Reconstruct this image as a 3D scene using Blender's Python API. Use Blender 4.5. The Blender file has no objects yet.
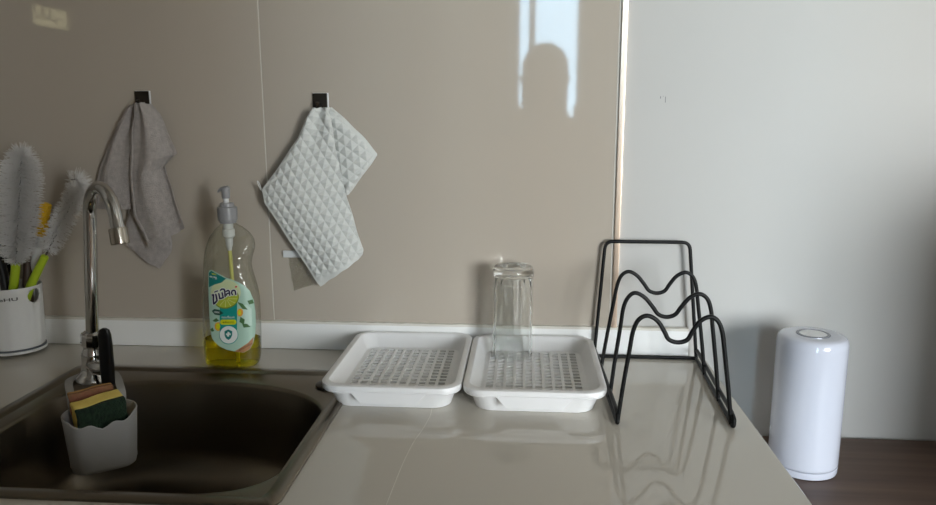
import bpy, bmesh, math, random
from mathutils import Vector, Matrix
random.seed(7)
PI = math.pi
SC = bpy.context.scene
COL = SC.collection
Z0 = 0.88                      # height of the worktop above the floor; counter coordinates have z = 0 on the worktop

# ------------------------------------------------------------------ camera (fitted pose)
F_PX, YAW, PITCH, ROLL, DIST, HGT = 734.276, 0.0765824, 0.1844359, -0.0020054, 1.144790, 0.38
_fwd = Vector((-math.sin(YAW), math.cos(YAW), 0)); _right = Vector((math.cos(YAW), math.sin(YAW), 0)); _up = Vector((0, 0, 1))
C_F = _fwd*math.cos(PITCH) - _up*math.sin(PITCH)
_u2 = _up*math.cos(PITCH) + _fwd*math.sin(PITCH)
C_R = _right*math.cos(ROLL) + _u2*math.sin(ROLL)
C_U = _u2*math.cos(ROLL) - _right*math.sin(ROLL)
C_P = Vector((0, -DIST, HGT))
def at(px, py, y):
    """measured photo point -> counter coordinates on the vertical plane at depth y"""
    d = C_F + C_R*((px-468)/F_PX) + C_U*((252.5-py)/F_PX)
    return C_P + d*((y-C_P.y)/d.y)

# ------------------------------------------------------------------ helpers
def lin(c):
    return tuple(((v/255)/12.92 if v/255 <= .04045 else ((v/255+.055)/1.055)**2.4) for v in c)

def mat(name, rgb, rough=.5, metal=0., ior=1.5, trans=0., alpha=1., spec=None, bump=None, noise=None, sheen=0., coat=0., sss=0.):
    m = bpy.data.materials.new(name); m.use_nodes = True
    nt = m.node_tree; b = nt.nodes['Principled BSDF']
    b.inputs['Base Color'].default_value = (*lin(rgb), 1)
    b.inputs['Roughness'].default_value = rough; b.inputs['Metallic'].default_value = metal
    b.inputs['IOR'].default_value = ior; b.inputs['Transmission Weight'].default_value = trans
    b.inputs['Alpha'].default_value = alpha
    b.inputs['Coat Weight'].default_value = coat
    b.inputs['Sheen Weight'].default_value = sheen
    if spec is not None: b.inputs['Specular IOR Level'].default_value = spec
    if sss:
        b.inputs['Subsurface Weight'].default_value = sss
        b.inputs['Subsurface Scale'].default_value = .005
    if noise:                                  # (scale, other colour, stretch)
        sc, rgb2, st = noise
        tc = nt.nodes.new('ShaderNodeTexCoord'); mp = nt.nodes.new('ShaderNodeMapping'); mp.inputs['Scale'].default_value = st
        n = nt.nodes.new('ShaderNodeTexNoise'); n.inputs['Scale'].default_value = sc; n.inputs['Detail'].default_value = 6
        mx = nt.nodes.new('ShaderNodeMix'); mx.data_type = 'RGBA'
        mx.inputs[6].default_value = (*lin(rgb), 1); mx.inputs[7].default_value = (*lin(rgb2), 1)
        rp = nt.nodes.new('ShaderNodeValToRGB'); rp.color_ramp.elements[0].position = .3; rp.color_ramp.elements[1].position = .7
        nt.links.new(tc.outputs['Object'], mp.inputs[0]); nt.links.new(mp.outputs[0], n.inputs['Vector'])
        nt.links.new(n.outputs[0], rp.inputs[0]); nt.links.new(rp.outputs[0], mx.inputs[0]); nt.links.new(mx.outputs[2], b.inputs['Base Color'])
    if bump:                                   # (scale, strength, distance, stretch)
        sc, st, di, sv = bump
        tc = nt.nodes.new('ShaderNodeTexCoord'); mp = nt.nodes.new('ShaderNodeMapping'); mp.inputs['Scale'].default_value = sv
        n = nt.nodes.new('ShaderNodeTexNoise'); n.inputs['Scale'].default_value = sc; n.inputs['Detail'].default_value = 4
        bp = nt.nodes.new('ShaderNodeBump'); bp.inputs['Strength'].default_value = st; bp.inputs['Distance'].default_value = di
        nt.links.new(tc.outputs['Object'], mp.inputs[0]); nt.links.new(mp.outputs[0], n.inputs['Vector'])
        nt.links.new(n.outputs[0], bp.inputs['Height']); nt.links.new(bp.outputs[0], b.inputs['Normal'])
    return m

def clear_mat(name, tint=(250, 250, 250), rough=.04, f0=1.45, edge=None):
    """thin clear sheet: see-through with a fresnel reflection"""
    m = bpy.data.materials.new(name); m.use_nodes = True; nt = m.node_tree
    nt.nodes.remove(nt.nodes['Principled BSDF'])
    t = nt.nodes.new('ShaderNodeBsdfTransparent'); t.inputs[0].default_value = (*lin(tint), 1)
    g = nt.nodes.new('ShaderNodeBsdfGlossy'); g.inputs['Roughness'].default_value = rough
    lw = nt.nodes.new('ShaderNodeLayerWeight'); lw.inputs[0].default_value = .5
    pw = nt.nodes.new('ShaderNodeMath'); pw.operation = 'POWER'; pw.inputs[1].default_value = 4
    r0 = ((f0-1)/(f0+1))**2
    f = nt.nodes.new('ShaderNodeMath'); f.operation = 'MULTIPLY_ADD'; f.inputs[1].default_value = 1-r0; f.inputs[2].default_value = r0
    nt.links.new(lw.outputs['Facing'], pw.inputs[0]); nt.links.new(pw.outputs[0], f.inputs[0])
    mx = nt.nodes.new('ShaderNodeMixShader')
    nt.links.new(f.outputs[0], mx.inputs[0]); nt.links.new(t.outputs[0], mx.inputs[1]); nt.links.new(g.outputs[0], mx.inputs[2])
    nt.links.new(mx.outputs[0], nt.nodes['Material Output'].inputs['Surface'])
    if edge:                                   # thicker wall seen edge-on lets less light through
        c = nt.nodes.new('ShaderNodeMix'); c.data_type = 'RGBA'; c.inputs[6].default_value = (*lin(tint), 1); c.inputs[7].default_value = (*lin(edge), 1)
        p2 = nt.nodes.new('ShaderNodeMath'); p2.operation = 'POWER'; p2.inputs[1].default_value = 2.5
        nt.links.new(lw.outputs['Facing'], p2.inputs[0]); nt.links.new(p2.outputs[0], c.inputs[0]); nt.links.new(c.outputs[2], t.inputs[0])
    return m

ORG = {}
def thing(name, label, cat, loc, group=None):
    o = bpy.data.objects.new(name, None); COL.objects.link(o)
    o.empty_display_size = .02
    o.location = (loc[0], loc[1], loc[2]+Z0); ORG[o.name] = Vector(loc)
    tag(o, label, cat, group); return o
def tag(o, label, cat, group=None):
    o['label'] = label; o['category'] = cat
    if group: o['group'] = group
def part(name, bm, mats, parent=None, smooth=True, label=None, origin=None, angle=40):
    """link one bmesh (counter coordinates) as ONE mesh object"""
    org = ORG[parent.name] if parent else (Vector(origin) if origin else Vector((0, 0, 0)))
    bmesh.ops.translate(bm, verts=bm.verts, vec=-org)
    bmesh.ops.recalc_face_normals(bm, faces=bm.faces)
    me = bpy.data.meshes.new(name); bm.to_mesh(me); bm.free()
    for m in (mats if isinstance(mats, (list, tuple)) else [mats]): me.materials.append(m)
    o = bpy.data.objects.new(name, me); COL.objects.link(o)
    ORG[o.name] = org
    if parent: o.parent = parent
    else: o.location = (org.x, org.y, org.z+Z0)
    if smooth:
        me.polygons.foreach_set('use_smooth', [True]*len(me.polygons))
        me.set_sharp_from_angle(angle=math.radians(angle))
        if len(me.polygons) < 4000:
            wn = o.modifiers.new('weighted_normal', 'WEIGHTED_NORMAL'); wn.keep_sharp = True
    if label: o['label'] = label
    return o
def struct(name, bm, mats, smooth=False):
    o = part(name, bm, mats, None, smooth); o['kind'] = 'structure'; return o
def add_mod(o, typ, **kw):
    m = o.modifiers.new(typ.lower(), typ)
    for k, v in kw.items(): setattr(m, k, v)
    return m
def bake(o):
    """turn the modifiers of o into plain mesh"""
    bpy.context.view_layer.update()
    dg = bpy.context.evaluated_depsgraph_get()
    me = bpy.data.meshes.new_from_object(o.evaluated_get(dg), depsgraph=dg)
    o.modifiers.clear(); old = o.data; o.data = me; bpy.data.meshes.remove(old); return o
def copy_tree(o, parent=None):
    c = o.copy(); COL.objects.link(c)
    if parent: c.parent = parent; c.matrix_parent_inverse = o.matrix_parent_inverse.copy()
    for ch in [x for x in bpy.data.objects if x.parent == o]: copy_tree(ch, c)
    return c

def box(bm, x0, x1, y0, y1, z0, z1, bevel=0, mi=0, seg=2):
    r = bmesh.ops.create_cube(bm, size=1)
    for v in r['verts']:
        v.co = Vector(((x0+x1)/2+v.co.x*(x1-x0), (y0+y1)/2+v.co.y*(y1-y0), (z0+z1)/2+v.co.z*(z1-z0)))
    fs = {f for v in r['verts'] for f in v.link_faces}
    for f in fs: f.material_index = mi
    if bevel:
        es = {e for f in fs for e in f.edges}
        rr = bmesh.ops.bevel(bm, geom=list(es), offset=bevel, segments=seg, profile=.5, affect='EDGES')
        for f in rr['faces']: f.material_index = mi
def catmull(pts, n=8, closed=False):
    P = [Vector(p) for p in pts]; out = []; N = len(P)
    for i in range(N if closed else N-1):
        if closed: a, b, c, d = P[i-1], P[i], P[(i+1) % N], P[(i+2) % N]
        else:
            b, c = P[i], P[i+1]
            a = P[i-1] if i else b*2-c
            d = P[i+2] if i+2 < N else c*2-b
        for k in range(n):
            t = k/n
            out.append(.5*((2*b)+(c-a)*t+(2*a-5*b+4*c-d)*t*t+(3*b-a-3*c+d)*t**3))
    if not closed: out.append(P[-1])
    return out
def loft(bm, rings, closed=True, cap0=True, cap1=True, mi=0):
    R = [[bm.verts.new(p) for p in r] for r in rings]; n = len(R[0])
    for a, b in zip(R, R[1:]):
        for i in range(n if closed else n-1):
            f = bm.faces.new((a[i], a[(i+1) % n], b[(i+1) % n], b[i])); f.material_index = mi
    if cap0: bm.faces.new(R[0][::-1]).material_index = mi
    if cap1: bm.faces.new(R[-1]).material_index = mi
    return R
def tube(bm, pts, rad, seg=10, closed=False, mi=0, cap=True):
    P = [Vector(p) for p in pts]; N = len(P)
    rads = rad if isinstance(rad, (list, tuple)) else [rad]*N
    T = []
    for i in range(N):
        a = P[i-1] if (i or closed) else P[0]; b = P[(i+1) % N] if (i < N-1 or closed) else P[-1]
        T.append((b-a).normalized())
    nrm = T[0].orthogonal().normalized(); rings = []
    for i in range(N):
        nrm = (nrm - T[i]*nrm.dot(T[i])).normalized(); bn = T[i].cross(nrm)
        rings.append([P[i]+(nrm*math.cos(2*PI*k/seg)+bn*math.sin(2*PI*k/seg))*rads[i] for k in range(seg)])
    if closed:
        rings.append(rings[0]); V = [[bm.verts.new(p) for p in r] for r in rings[:-1]]; V.append(V[0])
        # the frame may come back turned: find the best matching shift
        last, first = V[-2], V[0]
        sh = min(range(seg), key=lambda s: (last[0].co-first[s].co).length)
        for a, b, s in zip(V[:-1], V[1:], [0]*(N-1)+[sh]):
            for k in range(seg): bm.faces.new((a[k], a[(k+1) % seg], b[(k+1+s) % seg], b[(k+s) % seg])).material_index = mi
    else: loft(bm, rings, True, cap, cap, mi)
def lathe(bm, prof, cx=0, cy=0, n=48, sx=1, sy=1, cap0=True, cap1=True, mi=0, tilt=None):
    rings = [[Vector((cx+r*sx*math.cos(2*PI*k/n), cy+r*sy*math.sin(2*PI*k/n), z)) for k in range(n)] for r, z in prof]
    if tilt: rings = [[tilt @ p for p in r] for r in rings]
    return loft(bm, rings, True, cap0, cap1, mi)
def rr(cx, cy, w, d, r, z, n=7):
    out = []
    for sx, sy, a0 in ((1, 1, 0), (-1, 1, 90), (-1, -1, 180), (1, -1, 270)):
        for k in range(n):
            a = math.radians(a0+90*k/(n-1))
            out.append(Vector((cx+sx*(w/2-r)+r*math.cos(a), cy+sy*(d/2-r)+r*math.sin(a), z)))
    return out
def lerp(a, b, t): return a+(b-a)*t
def interp(xs, ys, x):
    if x <= xs[0]: return ys[0]
    for i in range(len(xs)-1):
        if x <= xs[i+1]: return lerp(ys[i], ys[i+1], (x-xs[i])/(xs[i+1]-xs[i]))
    return ys[-1]
def resample(pts, n):
    P = [Vector(p) for p in pts]; L = [0]
    for a, b in zip(P, P[1:]): L.append(L[-1]+(b-a).length)
    out = []; j = 0
    for k in range(n):
        s = L[-1]*k/(n-1)
        while j < len(P)-2 and L[j+1] < s: j += 1
        out.append(P[j].lerp(P[j+1], (s-L[j])/max(L[j+1]-L[j], 1e-9)))
    return out

# ------------------------------------------------------------------ materials
M = dict(
 tile=mat('glossy_taupe_tile', (186, 176, 163), .04, ior=1.52, noise=(2.2, (183, 173, 160), (1, 1, 1))),
 plaster=mat('painted_white_wall', (194, 192, 188), .55, spec=.35, noise=(3, (191, 189, 185), (1, 1, 1)), bump=(40, .05, .002, (1, 1, 1))),
 room=mat('room_paint', (176, 172, 165), .8),
 grout=mat('pale_grout', (214, 210, 200), .6, bump=(160, .5, .001, (1, 1, 1))),
 dust=mat('scuff', (120, 120, 122), .9),
 strip=mat('brushed_strip', (208, 186, 166), .3, metal=1, bump=(60, .2, .0005, (6, 6, .3))),
 upstand=mat('white_upstand', (238, 238, 236), .28),
 counter=mat('glossy_counter', (205, 200, 189), .045, ior=1.55, noise=(1.5, (201, 195, 185), (1, 1, 1)), bump=(3, .01, .001, (1, 1, 1))),
 cabinet=mat('cabinet_white', (210, 208, 203), .4),
 wood=mat('dark_wood', (106, 85, 72), .5, noise=(7, (80, 62, 52), (.35, 6, 6)), bump=(30, .15, .0006, (.3, 8, 8))),
 floorwood=mat('floor_boards', (150, 128, 104), .45, noise=(4, (132, 110, 88), (6, .4, 1))),
 chrome=mat('chrome', (205, 205, 205), .06, metal=1),
 chrome_satin=mat('satin_chrome', (190, 184, 174), .2, metal=1),
 steel=mat('brown_steel', (128, 120, 108), .3, metal=1, bump=(30, .06, .001, (1, 1, 1))),
 black=mat('black_plastic', (14, 14, 15), .3),
 wire=mat('black_wire', (9, 9, 10), .45, spec=.3),
 hook=mat('gunmetal_plate', (72, 66, 60), .35, metal=.85),
 white=mat('white_plastic', (238, 238, 238), .28, sss=.0),
 cup=mat('white_cup', (222, 222, 220), .35),
 greyline=mat('grey_ring', (92, 98, 106), .4),
 grey=mat('grey_caddy', (164, 163, 161), .5),
 print_=mat('grey_print', (92, 90, 88), .6),
 lime=mat('lime_handle', (172, 196, 40), .4),
 brown=mat('brown_handle', (70, 54, 46), .5),
 bristle=mat('white_bristle', (226, 224, 222), .5),
 twist=mat('twisted_wire', (120, 116, 112), .35, metal=.9),
 yellow=mat('yellow_rubber', (234, 190, 40), .45),
 spongeY=mat('yellow_sponge', (240, 216, 122), .9, bump=(260, .7, .002, (1, 1, 1)), noise=(60, (228, 200, 100), (1, 1, 1))),
 spongeG=mat('green_scourer', (36, 60, 40), .95, bump=(340, 1., .003, (1, 1, 1)), noise=(160, (20, 38, 26), (1, 1, 1))),
 spongeO=mat('old_sponge', (196, 150, 100), .9, bump=(240, .7, .002, (1, 1, 1)), noise=(45, (178, 140, 72), (1, 1, 1))),
 spongeR=mat('old_scourer', (150, 92, 78), .95, bump=(300, .8, .002, (1, 1, 1)), noise=(30, (120, 100, 58), (1, 1, 1))),
 gtowel=mat('grey_terry', (200, 191, 186), .95, sheen=.3, bump=(700, 1., .004, (1, 1, 1)), noise=(140, (176, 168, 163), (1, 1, 1))),
 thread=mat('white_thread', (225, 225, 222), .8),
 pumpgrey=mat('grey_pump', (150, 150, 152), .3),
 pumpwhite=mat('white_pump', (225, 226, 226), .3),
 canister=mat('gloss_canister', (206, 208, 219), .12, ior=1.5, coat=.6),
 canring=mat('canister_ring', (150, 152, 160), .25, metal=.5),
 glass=mat('tumbler_glass', (252, 254, 253), .0, ior=1.5, trans=1),
 liquid=mat('dish_liquid', (226, 212, 40), .02, ior=1.10, trans=1),
 bottle=clear_mat('clear_bottle', (246, 247, 243), .06, 1.75, (186, 186, 172)),
 pane=clear_mat('window_pane', (250, 252, 252), .0, 1.45),
 pane_tinted=clear_mat('tinted_pane', (190, 206, 216), .0, 1.45),
 pane_dark=clear_mat('dark_pane', (150, 146, 128), .0, 1.45),  # tint dims the sky seen through the made-up left opening
 pouch=clear_mat('clear_pouch', (247, 247, 245), .16, 1.9),
 winframe=mat('window_frame', (120, 122, 125), .4, metal=.4),
 skin=mat('skin', (205, 160, 135), .5), shirt=mat('shirt', (64, 66, 72), .85), trousers=mat('trousers', (46, 48, 58), .85),
 hair=mat('hair', (26, 22, 20), .5), eye=mat('eye_white', (235, 235, 235), .2), lip=mat('lips', (165, 95, 90), .5),
)
# waffle cloth: rows of little pyramids along the cloth's own axes (its UVs are metres of cloth)
def waffle():
    m = mat('white_waffle', (220, 221, 216), .85, sheen=.15); nt = m.node_tree; b = nt.nodes['Principled BSDF']
    uv = nt.nodes.new('ShaderNodeUVMap'); uv.uv_map = 'cloth'; sp = nt.nodes.new('ShaderNodeSeparateXYZ'); nt.links.new(uv.outputs[0], sp.inputs[0])
    def tri(sock, cell):
        a = nt.nodes.new('ShaderNodeMath'); a.operation = 'PINGPONG'; a.inputs[1].default_value = cell/2; nt.links.new(sock, a.inputs[0])
        c = nt.nodes.new('ShaderNodeMath'); c.operation = 'DIVIDE'; c.inputs[1].default_value = cell/2; nt.links.new(a.outputs[0], c.inputs[0]); return c.outputs[0]
    u, v = tri(sp.outputs[0], .0135), tri(sp.outputs[1], .0135)
    mi = nt.nodes.new('ShaderNodeMath'); mi.operation = 'MINIMUM'; nt.links.new(u, mi.inputs[0]); nt.links.new(v, mi.inputs[1])
    fl = nt.nodes.new('ShaderNodeMath'); fl.operation = 'MULTIPLY'; nt.links.new(mi.outputs[0], fl.inputs[0])
    em = nt.nodes.new('ShaderNodeAttribute'); em.attribute_name = 'quilt'; nt.links.new(em.outputs['Fac'], fl.inputs[1])
    no = nt.nodes.new('ShaderNodeTexNoise'); no.inputs['Scale'].default_value = 900; no.inputs['Detail'].default_value = 2
    ad = nt.nodes.new('ShaderNodeMath'); ad.operation = 'MULTIPLY_ADD'; ad.inputs[1].default_value = .12
    tc = nt.nodes.new('ShaderNodeTexCoord'); nt.links.new(tc.outputs['Object'], no.inputs['Vector'])
    nt.links.new(no.outputs[0], ad.inputs[0]); nt.links.new(fl.outputs[0], ad.inputs[2])
    bp = nt.nodes.new('ShaderNodeBump'); bp.inputs['Strength'].default_value = .9; bp.inputs['Distance'].default_value = .0035
    nt.links.new(ad.outputs[0], bp.inputs['Height']); nt.links.new(bp.outputs[0], b.inputs['Normal'])
    return m
M['waffle'] = waffle()

# ------------------------------------------------------------------ the room
XL, XR, YR, ZC = -1.30, 3.40, -3.20, 2.50          # left wall, right wall, rear wall, ceiling (floor heights)
def fz(z): return z-Z0                              # floor height -> counter coordinates
bm = bmesh.new(); box(bm, XL-.1, XR+.1, YR-.1, .12, fz(-.1), fz(0)); struct('floor', bm, M['floorwood'])
bm = bmesh.new(); box(bm, XL-.1, XR+.1, YR-.1, .12, fz(ZC), fz(ZC+.1)); struct('ceiling', bm, M['room'])
W3 = (-.955, -.785, 1.500, 1.555)                   # made-up opening in the left wall, stands in for an unidentified bright reflection: y0, y1, z0, z1
bm = bmesh.new()
for (a, b_, c, d) in ((YR, W3[0], 0, ZC), (W3[1], .012, 0, ZC), (W3[0], W3[1], 0, W3[2]), (W3[0], W3[1], W3[3], ZC)): box(bm, XL-.014, XL, a, b_, fz(c), fz(d))
struct('wall_left', bm, M['room'])
r3 = bpy.data.objects.new('added_opening', None); COL.objects.link(r3); r3.location = (XL-.02, (W3[0]+W3[1])/2, W3[2]); r3['kind'] = 'structure'; ORG[r3.name] = Vector((XL-.02, (W3[0]+W3[1])/2, fz(W3[2])))
bm = bmesh.new(); box(bm, XL-.013, XL-.009, W3[0], W3[1], fz(W3[2]), fz(W3[3])); part('window_pane', bm, M['pane_dark'], r3, False)  # pane of the made-up opening
bm = bmesh.new(); zt_ = fz(W3[3])
tube(bm, catmull([(XL-.004, W3[1]-.012, zt_), (XL-.004, W3[1]-.022, zt_-.028), (XL-.004, W3[1]-.032, zt_-.034), (XL-.004, W3[1]-.042, zt_-.024), (XL-.004, W3[1]-.048, zt_-.004), (XL-.004, W3[1]-.052, zt_-.022), (XL-.004, W3[1]-.064, zt_-.034), (XL-.004, W3[1]-.078, zt_-.022), (XL-.004, W3[1]-.082, zt_-.003), (XL-.004, W3[1]-.078, zt_-.026), (XL-.004, W3[1]-.094, zt_-.038), (XL-.004, W3[1]-.112, zt_-.026)], 6), .0022, 8)
part('added_grille', bm, M['hook'], r3)  # invented squiggle bars across the made-up opening
bm = bmesh.new(); box(bm, XR, XR+.1, YR, .012, fz(0), fz(ZC)); struct('wall_right', bm, M['room'])
bm = bmesh.new(); box(bm, XL-.1, XR+.1, .006, .12, fz(0), fz(ZC))
for (x, z, w, h) in ((.2030, .4045, .0010, .0035), (.2105, .3985, .0008, .0090), (.2070, .4070, .0006, .0015)):   # scuffs on the paint
    box(bm, x, x+w, .0057, .0065, z, z+h, mi=1)
struct('wall_back', bm, [M['plaster'], M['dust']])
bm = bmesh.new()                                    # two big tile sheets with a pale joint between them
box(bm, XL, -.4100, 0, .006, .0465, fz(ZC), .0006); box(bm, -.4082, .1375, 0, .006, .0465, fz(ZC), .0006)
box(bm, -.4102, -.4080, .0008, .006, .0465, fz(ZC), mi=1); box(bm, .1374, .1406, -.0006, .006, .0465, fz(ZC), mi=1)
struct('wall_tiling', bm, [M['tile'], M['grout']], True)
bm = bmesh.new(); box(bm, .1405, .1495, -.004, .006, .0465, fz(ZC), .0012)
struct('trim_1', bm, M['strip'], True)              # metal edge strip of the tiling
bm = bmesh.new(); box(bm, XL, .263, -.004, .006, 0.0005, .0445, .0012)
n = 160                                             # a hand-laid line of filler along its top
rings = []
for k in range(n+1):
    x = lerp(XL, .262, k/n); h = .0485+random.uniform(-.0006, .0007); d = -.0045+random.uniform(-.0005, .0004)
    rings.append([Vector((x, d, .0440)), Vector((x, d, h-.0008)), Vector((x, d+.001, h)), Vector((x, .002, h+.0006)), Vector((x, .002, .0440))])
loft(bm, rings, mi=1)
struct('trim_2', bm, [M['upstand'], M['grout']], True)

# rear side: partition behind the photographer, window wall further back
bm = bmesh.new(); box(bm, XL, -.07, -1.84, -1.74, fz(0), fz(ZC)); struct('wall_partition', bm, M['room'])
W1 = (-.065, .325, .12, 2.35)                         # x0, x1, z0, z1 (floor heights)
W2 = (1.35, 2.65, .75, 2.10)
bm = bmesh.new(); y0, y1 = YR-.1, YR
for (a, b_, c, d) in ((XL, W1[0], 0, ZC), (W1[0], W1[1], 0, W1[2]), (W1[0], W1[1], W1[3], ZC), (W1[1], W2[0], 0, ZC),
                      (W2[0], W2[1], 0, W2[2]), (W2[0], W2[1], W2[3], ZC), (W2[1], XR, 0, ZC)):
    box(bm, a, b_, y0, y1, fz(c), fz(d))
struct('wall_rear', bm, M['room'])
def window(name, w, muntins, glass):
    r = bpy.data.objects.new(name, None); COL.objects.link(r); r.location = ((w[0]+w[1])/2, YR-.05, w[2]); r['kind'] = 'structure'
    ORG[r.name] = Vector((r.location.x, r.location.y, fz(w[2])))
    bm = bmesh.new(); f = .03
    for (a, b_, c, d) in ((w[0], w[0]+f, w[2], w[3]), (w[1]-f, w[1], w[2], w[3]), (w[0]+f, w[1]-f, w[2], w[2]+f), (w[0]+f, w[1]-f, w[3]-f, w[3])):
        box(bm, a, b_, YR-.08, YR-.02, fz(c), fz(d), .003)
    for x in muntins: box(bm, x-.018, x+.018, YR-.075, YR-.025, fz(w[2]+f), fz(w[3]-f), .003)
    part('window_frame', bm, M['winframe'], r)
    bm = bmesh.new(); box(bm, w[0]+f, w[1]-f, YR-.053, YR-.047, fz(w[2]+f), fz(w[3]-f))
    part('window_pane', bm, glass, r, False)
window('window_1', W1, [.036], M['pane_tinted']); window('window_2', W2, [2.0], M['pane'])
bm = bmesh.new(); box(bm, .36, .60, -1.66, -1.52, fz(0), fz(ZC)); struct('shade_blocker_left', bm, M['room'])  # unseen pier added to darken the left part of the tiling
# unseen low wall added to shade the lower right of the back wall
bm = bmesh.new(); box(bm, .78, .90, -.62, .006, fz(0), fz(1.20), .004); struct('shade_blocker_right', bm, M['room'])

# ------------------------------------------------------------------ worktop, cabinet, table
SX0, SX1, SY0, SY1 = -.682, -.238, -.499, -.107     # sink cut-out
cx1, cyf = .29, -.585
t = thing('kitchen_worktop', 'glossy pale grey kitchen worktop holding the dark sink', 'worktop', (0, -.3, -.03))
bm = bmesh.new(); ch = .0018
ins = (.012, -.012, .012, -.012)
hx0, hx1, hy0, hy1 = SX0+.010, SX1-.010, SY0+.010, SY1-.010
def rect(x0, x1, y0, y1, z): return [Vector((x0, y0, z)), Vector((x1, y0, z)), Vector((x1, y1, z)), Vector((x0, y1, z))]
loft(bm, [rect(hx0, hx1, hy0, hy1, -.03), rect(hx0, hx1, hy0, hy1, 0), rect(XL+.001, cx1-ch, cyf+ch, .0055, 0), rect(XL+.001, cx1, cyf, .0055, -ch),
          rect(XL+.001, cx1, cyf, .0055, -.03), rect(hx0, hx1, hy0, hy1, -.03)], True, False, False)
bmesh.ops.remove_doubles(bm, verts=bm.verts, dist=1e-6)
part('top', bm, M['counter'], t, False)
bm = bmesh.new()                                    # hairline joint in the worktop
pts = catmull([(-.118, -.232, 0), (-.1175, -.262, 0), (-.121, -.30, 0), (-.127, -.34, 0), (-.131, -.40, 0), (-.133, -.50, 0), (-.134, cyf+.003, 0)], 8)
tube(bm, [p-Vector((0, 0, .0002)) for p in pts], .00045, 6)
part('joint', bm, M['grout'], t)

t = thing('base_cabinet', 'white kitchen base cabinet under the worktop', 'cabinet', (-.5, -.29, -Z0))
bm = bmesh.new()
box(bm, XL+.005, cx1-.02, -.55, .002, -Z0+.1, -Z0+.118); box(bm, XL+.005, XL+.023, -.55, .002, -Z0+.118, -.031); box(bm, cx1-.038, cx1-.02, -.55, .002, -Z0+.118, -.031)
box(bm, XL+.023, cx1-.038, -.012, .002, -Z0+.118, -.031); box(bm, XL+.02, cx1-.03, -.50, -.48, -Z0, -Z0+.1)
part('body', bm, M['cabinet'], t, False)
for k in range(3):
    w = (cx1-.02-XL-.005)/3; x0 = XL+.005+k*w
    bm = bmesh.new(); box(bm, x0+.002, x0+w-.002, -.57, -.551, -Z0+.105, -.036, .0015); d = part('door', bm, M['cabinet'], t)
    bm = bmesh.new(); xh = x0+w-.05 if k != 2 else x0+.05
    tube(bm, catmull([(xh, -.571, -.20), (xh, -.592, -.195), (xh, -.596, -.15), (xh, -.592, -.105), (xh, -.571, -.10)], 6), .004, 8); part('handle', bm, M['chrome_satin'], d)

t = thing('wooden_table', 'dark brown wooden table beside and below the worktop', 'table', (.535, -.32, -Z0))
bm = bmesh.new(); box(bm, .296, .776, -.64, -.0005, -.154, -.129, .0015); part('tabletop', bm, M['wood'], t)
for x in (.32, .735):
    for y in (-.61, -.04):
        bm = bmesh.new(); box(bm, x, x+.035, y-.0175, y+.0175, -Z0, -.154, .002); part('leg', bm, M['wood'], t)

# ------------------------------------------------------------------ sink
SCX, SCY = -.445, -.315
inner = catmull([(-.642, -.36, 0), (-.641, -.29, 0), (-.637, -.232, 0), (-.603, -.190, 0), (-.541, -.166, 0), (-.467, -.162, 0), (-.391, -.166, 0), (-.325, -.187, 0), (-.284, -.216, 0),
                 (-.261, -.252, 0), (-.253, -.30, 0), (-.252, -.369, 0), (-.257, -.418, 0), (-.273, -.45, 0), (-.307, -.471, 0), (-.376, -.481, 0), (-.471, -.482, 0), (-.56, -.480, 0), (-.618, -.462, 0), (-.639, -.42, 0)], 10, True)
def ray_poly(poly, a):
    d = Vector((math.cos(a), math.sin(a))); best = None
    for p, q in zip(poly, poly[1:]+poly[:1]):
        e = Vector((q[0]-p[0], q[1]-p[1])); w = Vector((p[0]-SCX, p[1]-SCY))
        den = d.x*e.y-d.y*e.x
        if abs(den) < 1e-12: continue
        tt = (w.x*e.y-w.y*e.x)/den; s = (w.x*d.y-w.y*d.x)/den
        if tt > 0 and -1e-6 <= s <= 1+1e-6 and (best is None or tt > best): best = tt
    return Vector((SCX+d.x*best, SCY+d.y*best, 0))
NA = 220
angs = [2*PI*k/NA for k in range(NA)]
for c in ((SX0, SY0), (SX1, SY0), (SX1, SY1), (SX0, SY1)):       # make rays hit the outer corners
    a = math.atan2(c[1]-SCY, c[0]-SCX) % (2*PI); i = min(range(NA), key=lambda k: abs(angs[k]-a)); angs[i] = a
def outer(i, z):
    p = rr((SX0+SX1)/2, (SY0+SY1)/2, SX1-SX0-2*i, SY1-SY0-2*i, max(.012-i*.3, .004), 0)
    return [Vector((*ray_poly(p, a).xy, z)) for a in angs]
IN = [ray_poly([tuple(p) for p in inner], a) for a in angs]
def inn(s, z, dx=0, dy=0):
    # offset towards the centre by a distance
    out = []
    for p in IN:
        d = Vector((SCX-p.x, SCY-p.y, 0)); L = d.length
        out.append(Vector((p.x+d.x/L*s+dx, p.y+d.y/L*s+dy, z)))
    return out
t = thing('kitchen_sink', 'dark stainless steel sink set into the worktop', 'sink', (SCX, SCY, -.17))
bm = bmesh.new()
rings = [outer(.0005, .0003), outer(.0005, .0022), outer(.002, .0036), outer(.016, .0036), outer(.0185, .0012), outer(.0215, .0012), inn(-.002, .0014), inn(0, .0008), inn(.0018, -.001), inn(.003, -.004), inn(.005, -.06), inn(.008, -.100)]
for k in range(1, 9):
    a = k/8*PI/2; rings.append(inn(.008+.055*(1-math.cos(a)), -.100-.045*math.sin(a)))
IN0 = rings[-1]
for s, z in ((.75, -.147), (.45, -.149), (.2, -.151)):
    rings.append([Vector((lerp(SCX, p.x, s), lerp(SCY, p.y, s), z)) for p in IN0])
loft(bm, rings, True, False, True); part('basin', bm, M['steel'], t, angle=50)
bm = bmesh.new(); lathe(bm, [(.0001, -.1495), (.03, -.1495), (.034, -.1502), (.036, -.1512)], SCX, SCY, 40, cap1=False); part('drain', bm, M['chrome_satin'], t)
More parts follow.
